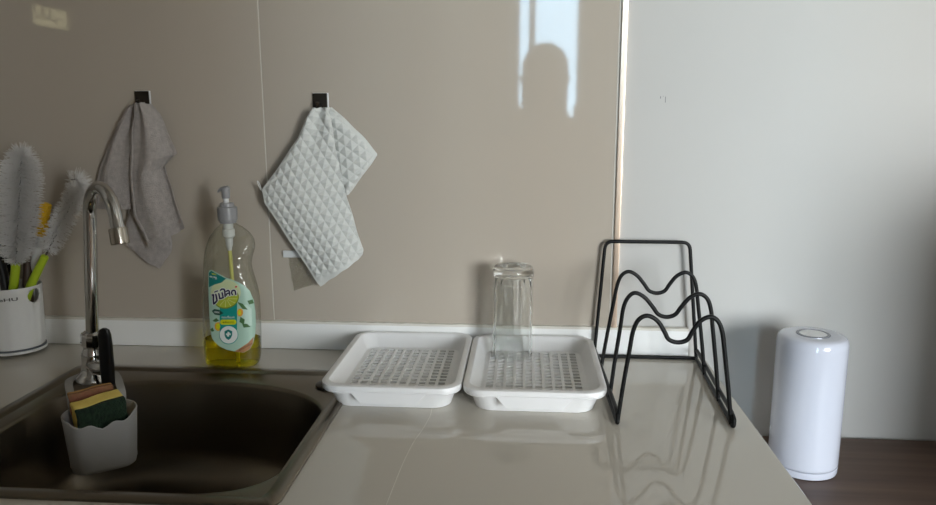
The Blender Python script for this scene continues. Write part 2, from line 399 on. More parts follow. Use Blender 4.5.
bm = bmesh.new(); lathe(bm, [(.0155, .0014), (.0165, .003), (.0160, .0050), (.0140, .0062), (.006, .0068), (.0001, .0069)], -.2765, -.1690, 36)
part('hole_cover', bm, [M['hook']], t, label='dark round cover over the spare tap hole')

# ------------------------------------------------------------------ faucet
FX, FY = -.625, -.168
t = thing('kitchen_faucet', 'tall chrome gooseneck faucet on the sink corner', 'faucet', (FX, FY, .001))
LEAN = Matrix.Translation(Vector((FX, FY, 0))) @ Matrix.Rotation(math.radians(4.5), 4, 'Y') @ Matrix.Translation(Vector((-FX, -FY, 0)))
bm = bmesh.new()
lathe(bm, [(.0235, .0012), (.0235, .004), (.021, .008), (.0165, .013), (.0150, .020), (.0150, .030), (.0155, .040), (.0140, .046), (.0125, .050), (.0125, .056)], FX, FY, 40, tilt=LEAN)
part('faucet_body', bm, M['chrome'], t)
bm = bmesh.new()
pr = [(.0125, .0540), (.0155, .0550), (.0160, .0570), (.0160, .0690), (.0150, .0725), (.0120, .0745)]
lathe(bm, pr, FX, FY, 12, tilt=LEAN); part('collar_nut', bm, M['chrome'], t, angle=25)
top = LEAN @ Vector((FX, FY, .240))
out_dir = Vector((.78, -.63, 0)).normalized()
dl = (LEAN @ Vector((FX, FY, 1)) - LEAN @ Vector((FX, FY, 0))).normalized()
R = .0465
pts = [LEAN @ Vector((FX, FY, lerp(.072, .235, k/10))) for k in range(10)]
for k in range(0, 25):
    a = PI*k/24*.95
    pts.append(top+out_dir*(R-R*math.cos(a))+Vector((0, 0, R*math.sin(a))))
e = pts[-1]; dirn = (pts[-1]-pts[-2]).normalized()
pts += [e+dirn*.010*k for k in (1, 1.5)]
bm = bmesh.new(); tube(bm, pts, .0088, 20); part('gooseneck', bm, M['chrome'], t)
bm = bmesh.new(); e2 = pts[-1]-dirn*.004
ring = [(0, .0090), (.0005, .0113), (.002, .0118), (.018, .0118), (.0215, .0113), (.022, .0102), (.0205, .0092), (.016, .0088)]
tube(bm, [e2+dirn*s for s, r in ring], [r for s, r in ring], 24); part('aerator', bm, M['chrome_satin'], t)
bm = bmesh.new(); hx = FX+.0125; hz = .026
tube(bm, [(FX+.008, FY-.008, hz), (hx+.006, FY-.017, hz), (hx+.016, FY-.021, hz), (hx+.0225, FY-.0235, hz)], [.0105, .0105, .0095, .006], 20); part('lever_joint', bm, M['chrome'], t)
bm = bmesh.new()
cl = [(.000, .0060, .0045), (.006, .0085, .0060), (.03, .0092, .0062), (.06, .0094, .0056), (.080, .0088, .0048), (.087, .0066, .0040), (.0895, .0025, .0020)]
rings = []
for s, w, d in cl:
    c = Vector((FX+.0385+s*.05, FY-.0255-s*.06, .000+s))
    rings.append([c+Vector((w*math.copysign(abs(math.cos(a))**.6, math.cos(a)), d*math.copysign(abs(math.sin(a))**.6, math.sin(a)), 0)) for a in [2*PI*k/24 for k in range(24)]])
loft(bm, rings); part('lever', bm, M['black'], t, label='black lever handle')

# ------------------------------------------------------------------ sponge caddy and its two sponges
KX, KY = -.5590, -.2640
KC, KS = math.cos(math.radians(35)), math.sin(math.radians(35))
t = thing('sponge_caddy', 'grey rubber sponge caddy hanging from the faucet base into the sink', 'caddy', (KX, KY, -.082))
def scal(w, d, z, dip, n=96, flute=.0):
    out = []
    for k in range(n):
        a = 2*PI*k/n; c, s = math.cos(a), math.sin(a)
        f = 1+flute*math.cos(6*a)
        x = w*math.copysign(abs(c)**.72, c)*f; y = d*math.copysign(abs(s)**.72, s)*f
        zz = z
        if s < 0 and dip: zz = z-dip*(1-min(1, abs(x)/w)**2)**1.0*(.75+.25*math.cos(3*PI*x/w))
        out.append(Vector((KX+x*KC-y*KS, KY+x*KS+y*KC, zz)))
    return out
bm = bmesh.new()
loft(bm, [scal(.030, .018, -.082, 0), scal(.038, .024, -.081, 0, flute=.015), scal(.0390, .030, -.074, 0, flute=.03), scal(.0418, .033, -.04, .004, flute=.025), scal(.0440, .0345, -.010, .011, flute=.02), scal(.0446, .0352, -.0055, .0130, flute=.02),
          scal(.0438, .0345, -.0040, .0130, flute=.02), scal(.0426, .0332, -.0045, .0130, flute=.02), scal(.0420, .0326, -.010, .011, flute=.02), scal(.0398, .031, -.04, .004, flute=.02), scal(.040, .025, -.074, 0, flute=.02), scal(.03, .016, -.078, 0)])
part('cup', bm, M['grey'], t)
bm = bmesh.new()                                    # flat strap looping round the faucet base
def kq(a, b_, z): return (KX+a*KC-b_*KS, KY+a*KS+b_*KC, z)
sp = catmull([kq(-.030, .030, -.012), kq(-.031, .034, .002), kq(-.031, .055, .0075), kq(-.031, .095, .0070), kq(-.026, .122, .0062), kq(0, .140, .0060), kq(.026, .122, .0062), kq(.031, .095, .0070), kq(.031, .055, .0075), kq(.031, .034, .002), kq(.030, .030, -.012)], 10)
rings = []
for i, p in enumerate(sp):
    a = sp[max(i-1, 0)]; b_ = sp[min(i+1, len(sp)-1)]; tg = (b_-a); tg.z = 0; tg.normalize(); nn = Vector((-tg.y, tg.x, 0))
    rings.append([p+nn*.0050+Vector((0, 0, .0010)), p-nn*.0050+Vector((0, 0, .0010)), p-nn*.0050-Vector((0, 0, .0010)), p+nn*.0050-Vector((0, 0, .0010))])
loft(bm, rings); part('strap', bm, M['grey'], t)

def sponge(name, label, c, w, h, dlay, mats, rot):
    """w wide, h tall, two layers: foam behind, scourer in front"""
    Rm = Matrix.Translation(Vector(c)) @ Matrix.Rotation(rot[2], 4, 'Z') @ Matrix.Rotation(rot[0], 4, 'X') @ Matrix.Rotation(rot[1], 4, 'Y')
    t = thing(name, label, 'sponge', Rm @ Vector((0, 0, -h/2)))
    d1, d2 = dlay
    for nm, a, b_, m in (('foam', 0, d1, mats[0]), ('scourer', -d2, 0, mats[1])):
        bm = bmesh.new(); box(bm, -w/2, w/2, a+.0001, b_-.0001, -h/2, h/2, .0028 if nm == 'foam' else .0018, seg=3)
        bmesh.ops.subdivide_edges(bm, edges=[e for e in bm.edges if e.calc_length() > .02], cuts=8, use_grid_fill=True)
        for v in bm.verts:
            v.co += Vector((math.sin(v.co.z*230+v.co.x*90)*.0006, math.sin(v.co.x*170+v.co.z*60)*.0008, math.sin(v.co.x*140)*.0007))
        bmesh.ops.transform(bm, matrix=Rm, verts=bm.verts); part(nm, bm, m, t)
KA = math.radians(35)
def kp(a, b_, z): return (KX+a*KC-b_*KS, KY+a*KS+b_*KC, z)
sponge('sponge', 'yellow sponge with dark green scourer at the front of the caddy', kp(.002, -.0125, -.0175), .060, .062, (.024, .0075), (M['spongeY'], M['spongeG']), (math.radians(7), math.radians(-5), KA+math.radians(11)))
sponge('sponge', 'worn orange-brown sponge behind the yellow one in the caddy', kp(-.006, .0225, -.009), .054, .062, (.0045, .0065), (M['spongeO'], M['spongeR']), (math.radians(3), math.radians(-4), KA+math.radians(3)))

# ------------------------------------------------------------------ drying trays
def make_tray(cx, label):
    cy = -.1295
    t = thing('drying_tray', label, 'tray', (cx, cy, 0), 'white drying trays')
    S = lambda w, d, r, z: rr(cx, cy, w, d, r, z, 9)
    bm = bmesh.new()
    loft(bm, [S(.1550, .213, .024, .0004), S(.1565, .2145, .024, .0010), S(.158, .216, .024, .0040), S(.171, .232, .026, .0225), S(.172, .2335, .026, .0235), S(.184, .2475, .028, .0245),
              S(.1855, .249, .028, .0255), S(.1855, .249, .028, .0268), S(.184, .2475, .028, .0272), S(.170, .232, .025, .0272), S(.168, .229, .025, .0225), S(.1545, .2128, .0235, .0040), S(.1530, .211, .023, .0006), S(.1550, .213, .024, .0004)], True, False, False)
    yf = cy-.116                                     # raised grip lip on the front face
    def fy(z): return cy-.108-(z-.004)/.0185*.008
    path = [(-.046, .0228), (-.036, .0125), (.036, .0125), (.046, .0228)]
    pp = resample([(a, b_, 0) for a, b_ in path], 40); rings = []
    yo = cy-.1250
    for dz, hwid in ((0, 0),):
        lo = [Vector((cx-.036, yo-.0050, .0140)), Vector((cx+.036, yo-.0050, .0140)), Vector((cx+.050, yo+.0008, .0266)), Vector((cx-.050, yo+.0008, .0266))]
        bi = [v+Vector((0, .0030, 0)) for v in lo]
        loft(bm, [lo, bi])
    part('drip_tray', bm, M['white'], t)
    bm = bmesh.new()
    fw, fd, fzl = .149, .207, .0140
    xs = []; NX, NY, px, py = 10, 15, .0136, .01285
    hw, hh = .0048, .0043
    def brk(c, n, p, h, half):
        out = [(c-half, 0)]
        for k in range(n):
            o = c+(k-(n-1)/2)*p; out += [(o-h, 1), (o+h, 0)]
        out.append((c+half, 0)); return out
    bx, by = brk(cx, NX, px, hw, .0705), brk(cy, NY, py, hh, .0995)
    for zt in (0,):
        V = {}
        def vert(i, j):
            if (i, j) not in V: V[i, j] = bm.verts.new((bx[i][0], by[j][0], fzl))
            return V[i, j]
        for i in range(len(bx)-1):
            for j in range(len(by)-1):
                if bx[i][1] and by[j][1]: continue
                bm.faces.new((vert(i, j), vert(i+1, j), vert(i+1, j+1), vert(i, j+1)))
    r = bmesh.ops.extrude_face_region(bm, geom=list(bm.faces))
    for v in [g for g in r['geom'] if isinstance(g, bmesh.types.BMVert)]: v.co.z -= .003
    loft(bm, [rr(cx, cy, .1412, .1992, .0004, fzl-.003, 9), rr(cx, cy, .1412, .1992, .0004, fzl, 9), S(fw-.004, fd-.004, .017, fzl), S(fw, fd, .018, fzl+.0010), S(.167, .2275, .023, .0320), S(.1695, .231, .024, .0345), S(.173, .2345, .025, .0352), S(.1830, .2465, .028, .0350), S(.1868, .2505, .029, .0340), S(.1872, .251, .029, .0322),
              S(.1868, .2505, .029, .0276), S(.1855, .2490, .028, .0274), S(.1835, .2470, .027, .0310), S(.172, .2335, .0245, .0310), S(.166, .2265, .022, .028), S(fw-.002, fd-.002, .017, fzl-.002), rr(cx, cy, .1412, .1992, .0004, fzl-.003, 9)], True, False, False)
    part('strainer', bm, M['white'], t)
    return t
tray = make_tray(-.1725, 'empty white draining tray standing next to the sink')
tray2 = copy_tree(tray); tray2.location.x = .0165; tray2.location.y -= .002
tray2['label'] = 'white draining tray with the upturned glass in it'

# ------------------------------------------------------------------ glass tumbler, upside down
GX, GY = -.0150, -.0500
t = None
bm = bmesh.new(); nb = 96
def gring(r, z, fl=0, ph=0): return [Vector((GX+r*(1+fl*math.cos(12*a))*math.cos(a), GY+r*(1+fl*math.cos(12*a))*math.sin(a), z)) for a in [2*PI*k/nb for k in range(nb)]]
b0 = .0145
loft(bm, [gring(.0296, b0+.0), gring(.0304, b0+.001), gring(.0306, b0+.004), gring(.0304, b0+.06), gring(.0304, b0+.118), gring(.0306, b0+.126), gring(.0308, b0+.133), gring(.0300, b0+.138), gring(.0275, b0+.1408), gring(.022, b0+.1402), gring(.014, b0+.1365), gring(.004, b0+.1355)])
bm2 = bm
loft(bm, [r for r in [gring(.0288, b0+.0), gring(.0284, b0+.002), gring(.0281, b0+.03, .010), gring(.0276, b0+.07, .016), gring(.0268, b0+.110, .022), gring(.0250, b0+.1235, .04), gring(.018, b0+.1275, .03), gring(.008, b0+.1285), gring(.001, b0+.1288)]], True, False, True)
# close the mouth rim
vs = [v for v in bm.verts if abs(v.co.z-b0) < 1e-6]
o_ = sorted([v for v in vs if (v.co.xy-Vector((GX, GY))).length > .0292], key=lambda v: math.atan2(v.co.y-GY, v.co.x-GX))
i_ = sorted([v for v in vs if (v.co.xy-Vector((GX, GY))).length <= .0292], key=lambda v: math.atan2(v.co.y-GY, v.co.x-GX))
for f in [f for f in bm.faces if len(f.verts) > 8 and abs(f.calc_center_median().z-b0) < 1e-5]: bm.faces.remove(f)
for k in range(nb): bm.faces.new((o_[k], o_[(k+1) % nb], i_[(k+1) % nb], i_[k]))
g = part('drinking_glass', bm, M['glass'], origin=(GX, GY, b0), angle=60)
tag(g, 'tall clear drinking glass turned upside down in the tray', 'glass')

# ------------------------------------------------------------------ black wire rack
t = thing('lid_rack', 'black wire lid rack with three wavy dividers', 'rack', (.194, -.135, 0))
WR = .0028
def rx(y, side):    # rails run in slightly towards the front
    return lerp(.114, .1195, y/-.272) if side < 0 else lerp(.2745, .2600, y/-.272)
def fillet(P, r, n=6):
    P = [Vector(p) for p in P]; out = [P[0]]
    for a, b_, c in zip(P, P[1:], P[2:]):
        u, v = (a-b_).normalized(), (c-b_).normalized(); rad = min(r, (a-b_).length*.45, (c-b_).length*.45)
        p0, p1 = b_+u*rad, b_+v*rad
        for k in range(n+1):
            s = k/n; out.append(p0*(1-s)**2+b_*2*s*(1-s)+p1*s*s)
    out.append(P[-1]); return out
yb = -.012
bm = bmesh.new(); z1 = WR+.0003
tube(bm, fillet([(rx(yb, -1), yb, z1), (.1265, yb+.001, .188), (.2545, yb+.001, .188), (rx(yb, 1), yb, z1)], .012), WR, 10); part('back_frame', bm, M['wire'], t)
bm = bmesh.new()
tube(bm, fillet([(rx(-.268, -1), -.268, .012), (rx(-.272, -1), -.2745, z1), (rx(yb, -1), yb, z1), (rx(yb, 1), yb, z1), (rx(-.272, 1), -.2745, z1), (rx(-.268, 1), -.2760, .013), (rx(-.26, 1), -.262, .0165), (rx(yb, 1), yb-.004, .0165)], .010), WR, 10)
tube(bm, fillet([(rx(-.268, -1), -.268, .012), (rx(-.26, -1), -.258, .0155), (rx(yb, -1), yb-.004, .0165)], .006), WR, 10)
part('base_frame', bm, M['wire'], t)
def divider(y, pk, tr, xl, xr, pl, ptr, pr_):
    bm = bmesh.new()
    w = lambda x, z: (x, y, z)
    c = [w(rx(y, -1)+.001, z1), w(lerp(rx(y, -1), xl, .35), lerp(z1, pk, .33)), w(lerp(rx(y, -1), xl, .72), lerp(z1, pk, .68)), w(xl-.0015, pk-.020), w(xl+.0045, pk-.0055), w(pl, pk), w(pl+.012, pk-.006), w(lerp(pl, ptr, .55), lerp(pk, tr, .58)),
         w(ptr-.011, tr+.0035), w(ptr, tr), w(ptr+.011, tr+.0035), w(lerp(pr_, ptr, .55), lerp(pk, tr, .58)), w(pr_-.012, pk-.006), w(pr_, pk), w(xr-.0045, pk-.0055), w(xr+.0015, pk-.020), w(lerp(rx(y, 1), xr, .72), lerp(z1, pk, .68)), w(lerp(rx(y, 1), xr, .35), lerp(z1, pk, .33)), w(rx(y, 1)-.001, z1)]
    tube(bm, catmull(c, 6), WR, 10); part('divider', bm, M['wire'], t)
divider(-.266, .140, .107, .1365, .2405, .1515, .1895, .2265)
divider(-.190, .150, .118, .1345, .2445, .1480, .1895, .2295)
divider(-.088, .157, .1255, .1385, .2480, .1530, .1940, .2330)

# ------------------------------------------------------------------ canister on the table
NXc, NYc, tb = .4125, -.1045, -.1285
t = thing('canister', 'glossy white upright canister with a round button on top', 'canister', (NXc, NYc, tb))
bm = bmesh.new(); lathe(bm, [(.044, tb), (.0466, tb+.001), (.0473, tb+.004), (.0473, tb+.0095), (.0462, tb+.0105)], NXc, NYc, 72); part('base', bm, M['canister'], t)
bm = bmesh.new(); lathe(bm, [(.0450, tb+.0107), (.0472, tb+.0120), (.0476, tb+.0150), (.0476, tb+.10), (.0475, tb+.188), (.0470, tb+.194), (.0452, tb+.1988), (.0420, tb+.2012), (.036, tb+.2021), (.025, tb+.2022), (.0228, tb+.2022), (.0226, tb+.2006), (.0001, tb+.2006)], NXc, NYc, 96); part('shell', bm, M['canister'], t, angle=70)
bm = bmesh.new(); lathe(bm, [(.0224, tb+.2008), (.0224, tb+.2029), (.0212, tb+.2032), (.0190, tb+.2032), (.0188, tb+.2008)], NXc, NYc, 64); r_ = part('button_ring', bm, M['canring'], t)
bm = bmesh.new(); lathe(bm, [(.0186, tb+.2008), (.0186, tb+.2024), (.0176, tb+.2030), (.0001, tb+.2032)], NXc, NYc, 64); part('button', bm, M['white'], t)

# ------------------------------------------------------------------ wall hooks and towels
h0 = None
def make_hook(x, z, label):
    t = thing('wall_hook', label, 'hook', (x, -.003, z), 'adhesive wall hooks')
    bm = bmesh.new(); box(bm, x-.0115, x+.0135, -.0012, -.0002, z-.022, z+.0005, .0004); part('backing', bm, M['white'], t, label='pale adhesive backing')
    bm = bmesh.new(); box(bm, x-.0116, x+.0116, -.0040, -.0014, z-.034, z, .0011); part('plate', bm, M['hook'], t)
    bm = bmesh.new()
    tube(bm, fillet([(x, -.003, z-.020), (x, -.014, z-.022), (x, -.018, z-.014)], .004), .0028, 10); part('peg', bm, M['hook'], t)
    return t
h0 = make_hook(-.6035, .419, 'small dark hook plate above the grey towel')
h1 = copy_tree(h0); h1.location.x = -.3175; h1.location.z = Z0+.4145; h1['label'] = 'small dark hook plate above the white quilted towel'

def flap(bm, left, right, yfn, nu, nv, base_y=-.02, axes=None, th=.0022, edge=None):
    """a cloth flap ruled between its two long edges (photo points), bellied by yfn(u,v), with real thickness"""
    L = resample([at(*p, base_y) for p in left], nv); Rr = resample([at(*p, base_y) for p in right], nv)
    uvl = bm.loops.layers.uv.get('cloth') or bm.loops.layers.uv.new('cloth')
    ql = bm.verts.layers.float.get('quilt') or bm.verts.layers.float.new('quilt')
    F, B = [], []
    for j in range(nv):
        fr, br = [], []
        for i in range(nu):
            u, v = i/(nu-1), j/(nv-1)
            p = L[j].lerp(Rr[j], u); y = yfn(u, v)
            wob = Vector((math.sin(v*23+u*5)*.0006, 0, math.sin(u*19+v*3)*.0006))
            e = min(u, 1-u, v, 1-v); tt = th*(.55+.45*min(1, e*14))
            q = edge(u, v) if edge else 1.0
            a = bm.verts.new((p.x+wob.x, y-tt/2, p.z+wob.z)); b_ = bm.verts.new((p.x+wob.x, y+tt/2, p.z+wob.z)); a[ql] = q; b_[ql] = q
            fr.append(a); br.append(b_)
        F.append(fr); B.append(br)
    faces = []
    for j in range(nv-1):
        for i in range(nu-1):
            faces.append(bm.faces.new((F[j][i], F[j][i+1], F[j+1][i+1], F[j+1][i])))
            faces.append(bm.faces.new((B[j][i+1], B[j][i], B[j+1][i], B[j+1][i+1])))
    for i in range(nu-1):
        for rF, rB in ((F[0], B[0]), (F[-1], B[-1])): faces.append(bm.faces.new((rF[i], rF[i+1], rB[i+1], rB[i])))
    for j in range(nv-1):
        for i in (0, nu-1): faces.append(bm.faces.new((F[j][i], F[j+1][i], B[j+1][i], B[j][i])))
    if axes:
        e1, e2 = Vector(axes[0]).normalized(), Vector(axes[1]).normalized()
        for f in faces:
            for lp in f.loops: lp[uvl].uv = (lp.vert.co.x*e1.x+lp.vert.co.z*e1.y, lp.vert.co.x*e2.x+lp.vert.co.z*e2.y)
    return faces
sm = lambda t: max(0, min(1, t))**2*(3-2*max(0, min(1, t)))
def hem(u, v):                                      # stitched double edge of a towel
    e = min(u*.5, (1-u)*.5, (1-v)*.8)
    return .0016*(1-sm((e-.030)/.008)) - .0010*max(0, 1-abs(e-.040)/.008)
# grey terry towel: three hanging folds gathered at the hook
bm = bmesh.new()
flap(bm, [(126, 203), (123.5, 225), (123, 246)], [(166, 225), (168, 240), (168, 253), (155, 270.5)], lambda u, v: -.0085-.004*math.sin(u*PI)-.002*math.sin(u*9+v*2), 30, 34)
flap(bm, [(136, 103), (126, 108), (115, 124), (106, 145), (97, 165), (93, 186), (94.5, 209)], [(144, 102), (141.5, 120), (137, 140), (136, 160), (136, 180), (137, 209)],
     lambda u, v: -.0115-.011*math.sin(PI*u)*sm(v*2.5)-.0045*math.sin(u*10-v*2.0)*sm(1.15-v*.8)-.006*(1-sm(v*4))-hem(u, v), 60, 84)
flap(bm, [(137, 103), (136.5, 115), (133.5, 135), (132.5, 160), (133.5, 190), (137, 215), (153, 246.5)],
     [(150, 103.5), (158, 115), (166, 135), (173.5, 154), (168, 160), (163, 166), (166, 176), (173, 194), (186, 228)],
     lambda u, v: -.0265-.012*math.sin(PI*sm(u))*(1-.45*v)+.013*sm(u*1.4-.4)*(1-abs(v-.35))-.0050*math.sin(u*11+v*2.5)*(1.1-v)+.004*math.sin(u*6+v*4)-hem(u, v), 70, 110)
g = part('towel', bm, M['gtowel'], origin=at(143, 103, -.02), angle=70)
tag(g, 'grey terry hand towel hanging bunched from the hook', 'towel')
# white quilted towel
A1, A2 = (53, -83), (42, 26)
bm = bmesh.new()
flap(bm, [(321, 108), (329, 135), (336, 172), (345, 196)], [(331, 107), (345, 120), (361, 136), (377, 155), (362, 176), (347.5, 195)],
     lambda u, v: -.0115-.005*math.sin(PI*u)-.004*(1-sm(v*3)), 40, 50, axes=((26, -26), (29, 40)), th=.003,
     edge=lambda u, v: min(1, max(0, (1-u)*9-.5)))
fm = flap(bm, [(314, 108), (307, 118), (299, 138), (280, 166), (264, 189), (266, 203), (290, 241), (316, 281), (321, 286.5)],
     [(329, 107.5), (331.5, 120), (334, 138), (340, 172), (348, 202), (356, 228), (363, 250), (362, 255), (358, 260)],
     lambda u, v: -.0205-.007*math.sin(PI*u)*sm(v*2)-.0015*math.sin(u*7-v*3)-.004*math.sin(u*8+1)*(1-sm(v*2.2))-.004*(1-sm(v*5))-.007*sm((1-u)*1.4-.5)*math.sin(PI*sm(v*1.1)), 64, 110, axes=(A1, A2), th=.0035,
     edge=lambda u, v: min(1, max(0, u*18-.4))*min(1, max(0, (1-v)*24-.5)))
tw = part('towel', bm, M['waffle'], origin=at(321, 107, -.02), angle=70)
tag(tw, 'white quilted waffle towel hanging diagonally from the hook', 'towel')
bm = bmesh.new(); y = -.021
tube(bm, catmull([at(265, 192, y), at(261, 190, y), at(258, 184, y-.002), at(257.5, 181, y-.002), at(259.5, 184, y), at(262, 191, y+.001), at(265.5, 196, y)], 6), .0007, 6); part('hanging_loop', bm, M['thread'], tw)

# clear pouch stuck on the tile behind the white towel
t = thing('hanging_pouch', 'small clear plastic pouch behind the lower edge of the white towel', 'pouch', at(289, 253, -.004))
bm = bmesh.new(); a, b_ = at(284, 257, 0), at(302, 250.5, 0); box(bm, a.x, b_.x, -.0045, -.0003, a.z, b_.z, .0008); part('header_strip', bm, M['pumpwhite'], t)
bm = bmesh.new(); nu, nv = 16, 26; F = []
for sgn in (-1, 1):
    rows = []
    for j in range(nv):
        v = j/(nv-1); L_ = at(lerp(289, 295, v), lerp(256, 290, v), 0); R_ = at(lerp(304, 314, v), lerp(256, 284, v), 0); row = []
        for i in range(nu):
            u = i/(nu-1); p = L_.lerp(R_, u)
            row.append(bm.verts.new((p.x, -.0045+sgn*.0022*math.sin(PI*u)*math.sin(PI*min(1, v*.9+.1))+.0012*math.sin(u*9+v*17)+random.uniform(-.0004, .0004), p.z)))
        rows.append(row)
    for j in range(nv-1):
        for i in range(nu-1): bm.faces.new((rows[j][i], rows[j][i+1], rows[j+1][i+1], rows[j+1][i]))
part('pouch_film', bm, M['pouch'], t)

# ------------------------------------------------------------------ dish soap bottle
BY, BD = -.0815, .0240
prof = [(366.5, 209, 258), (364, 207.3, 259.3), (355, 206, 260.3), (330, 205, 260), (305, 204.6, 259), (292, 204.8, 257), (280, 205.2, 253.3), (270, 205.6, 250.5), (262, 206, 251), (253, 206.8, 253.8), (246, 208.3, 254.5), (240, 210.5, 252.6), (234, 214.5, 247.5), (229.5, 219.2, 241), (227, 221.5, 235.5), (224, 221.8, 234.5)]
pz = []; 
for py, l, r in prof:
    a, b_ = at(l, py, BY), at(r, py, BY); pz.append(((a.z+b_.z)/2, a.x, b_.x))
zb = pz[0][0]
pz = [(z-zb+.0012, l, r) for z, l, r in pz]
cs = catmull([Vector((z, l, r)) for z, l, r in pz], 6)
ZS = [c.x for c in cs]; LS = [c.y for c in cs]; RS = [c.z for c in cs]
ztop = ZS[-1]
def bdep(z):
    d = BD*(1-.10*sm((.012-z)/.012))
    zsh = ztop-.058
    if z > zsh: d = lerp(BD, .0085, sm((z-zsh)/(ztop-.004-zsh)))
    return d
def bring(z, ins=0, n=72):
    l, r = interp(ZS, LS, z)+ins, interp(ZS, RS, z)-ins; c, h = (l+r)/2, (r-l)/2; d = bdep(z)-ins; out = []
    e = lerp(.72, 1., sm((z-.17)/.05))
    for k in range(n):
        a = 2*PI*k/n; ca, sa = math.cos(a), math.sin(a)
        x = c+h*math.copysign(abs(ca)**e, ca); y = BY+d*math.copysign(abs(sa)**e, sa)
        if sa < 0 and ca > -.2 and .135 < z < .205 and not ins:       # slanted grip ridges
            y += .0011*math.sin((z-.135+(x-c)*.55)*2*PI/.0125)*sm((ca+.2)*2)*sm((z-.135)/.01)*sm((.205-z)/.01)
        out.append(Vector((x, y, z)))
    return out
def bfront(x, z):
    l, r = interp(ZS, LS, z), interp(ZS, RS, z); c, h = (l+r)/2, (r-l)/2
    s = max(-.999, min(.999, (x-c)/h)); e = lerp(.72, 1., sm((z-.17)/.05))
    ca = abs(s)**(1/e); return BY-bdep(z)*max(1e-6, 1-ca*ca)**(e/2)
BXc = (LS[0]+RS[0])/2
t = thing('soap_bottle', 'clear dish soap bottle with pump and a little yellow-green liquid', 'bottle', (BXc, BY, .0002))
bm = bmesh.new()
zz = [.0012+(ztop-.0012)*k/70 for k in range(71)]
loft(bm, [bring(.0004, .004), bring(.0006, .0015)]+[bring(z) for z in zz], True, True, False); part('bottle_body', bm, M['bottle'], t, angle=60)
bm = bmesh.new(); zl = at(232, 341, BY).z-zb+.0012
loft(bm, [bring(.0022, .004)]+[bring(lerp(.003, zl, k/10), .0014) for k in range(11)]); part('liquid', bm, M['liquid'], t, angle=50)
cxt = (LS[-1]+RS[-1])/2
k_ = 734.0/1.09
bm = bmesh.new()
nr = [(.0118, ztop-.004), (.0125, ztop-.0025), (.0125, ztop), (.0138, ztop+.0005), (.0141, ztop+.002), (.0141, ztop+.0190), (.0134, ztop+.0203), (.0110, ztop+.0208), (.0104, ztop+.0218), (.0104, ztop+.0255), (.0096, ztop+.0266), (.0045, ztop+.0268)]
rings = [[Vector((cxt+(r+(.00035*(k % 2) if .0135 < r else 0))*math.cos(2*PI*k/80), BY+(r+(.00035*(k % 2) if .0135 < r else 0))*math.sin(2*PI*k/80), z)) for k in range(80)] for r, z in nr]
loft(bm, rings); part('pump_collar', bm, M['pumpgrey'], t)
bm = bmesh.new(); lathe(bm, [(.0040, ztop+.0266), (.0040, ztop+.0345)], cxt-.001, BY, 24); part('pump_stem', bm, M['pumpwhite'], t); bm = bmesh.new()
lathe(bm, [(.0072, ztop-.0005), (.0072, ztop-.012), (.0090, ztop-.014), (.0090, ztop-.024), (.0058, ztop-.027), (.0052, ztop-.038), (.0040, ztop-.041), (.0030, ztop-.046)], cxt, BY, 28)
part('valve_housing', bm, M['pumpwhite'], t)
bm = bmesh.new(); hx, hz = cxt-.0008, ztop+.0332
lathe(bm, [(.0056, hz), (.0062, hz+.002), (.0062, hz+.0105), (.0066, hz+.014), (.0050, hz+.0172), (.002, hz+.0182)], hx, BY, 28)
rings = []
for x_, z_, w_, h_ in ((hx+.006, hz+.0146, .0035, .0018), (hx+.004, hz+.0150, .0058, .0034), (hx, hz+.0150, .0064, .0038), (hx-.006, hz+.0138, .0052, .0034), (hx-.0095, hz+.0118, .0036, .0030), (hx-.0115, hz+.0100, .0026, .0024)):
    rings.append([Vector((x_, BY+w_*math.cos(a), z_+h_*math.sin(a))) for a in [2*PI*k/20 for k in range(20)]])
loft(bm, rings); part('pump_head', bm, M['pumpgrey'], t)
tubem = mat('dip_tube', (226, 222, 130), .4, alpha=.85)
bm = bmesh.new(); tube(bm, catmull([(cxt, BY, ztop-.045), (cxt+.001, BY+.001, ztop-.10), (cxt+.003, BY+.002, .09), (cxt+.002, BY+.003, .004)], 8), .0028, 12); part('dip_tube', bm, tubem, t)

# ---- printed label, wrapped round the front of the bottle; one mesh, layered print
LM = {}
def lm(name, rgb, rough=.35): LM[name] = mat('label_'+name, rgb, rough); return LM[name]
for nme, c in (('mint', (176, 208, 190)), ('cream', (206, 216, 170)), ('teal', (22, 150, 140)), ('deepteal', (16, 122, 116)), ('limeskin', (120, 140, 40)), ('limeflesh', (176, 188, 62)), ('limeline', (222, 226, 150)), ('white', (232, 236, 232)),
               ('navy', (20, 18, 62)), ('pill', (214, 214, 30)), ('dark', (60, 62, 20)), ('orange', (232, 172, 60)), ('leaf', (74, 116, 66)), ('darkleaf', (30, 78, 62)), ('brown', (176, 128, 88)), ('darkbrown', (84, 48, 30)), ('red', (200, 60, 70)), ('palemint', (196, 222, 206))): lm(nme, c)
LMAT = list(LM.values()); LIDX = {k: i for i, k in enumerate(LM)}
bm = bmesh.new()
LP = lambda px, py: Vector(((lambda v: (v.x, v.z-zb+.0012))(at(px, py, BY-.026))))
def lay(bm0, layer, col):
    for f in bm0.faces: f.material_index = LIDX[col]
    for v in bm0.verts: v.co.y = bfront(v.co.x, v.co.z)-.00025-.00016*layer
    tmp = bpy.data.meshes.new('tmp'); bm0.to_mesh(tmp); bm0.free(); bm.from_mesh(tmp); bpy.data.meshes.remove(tmp)
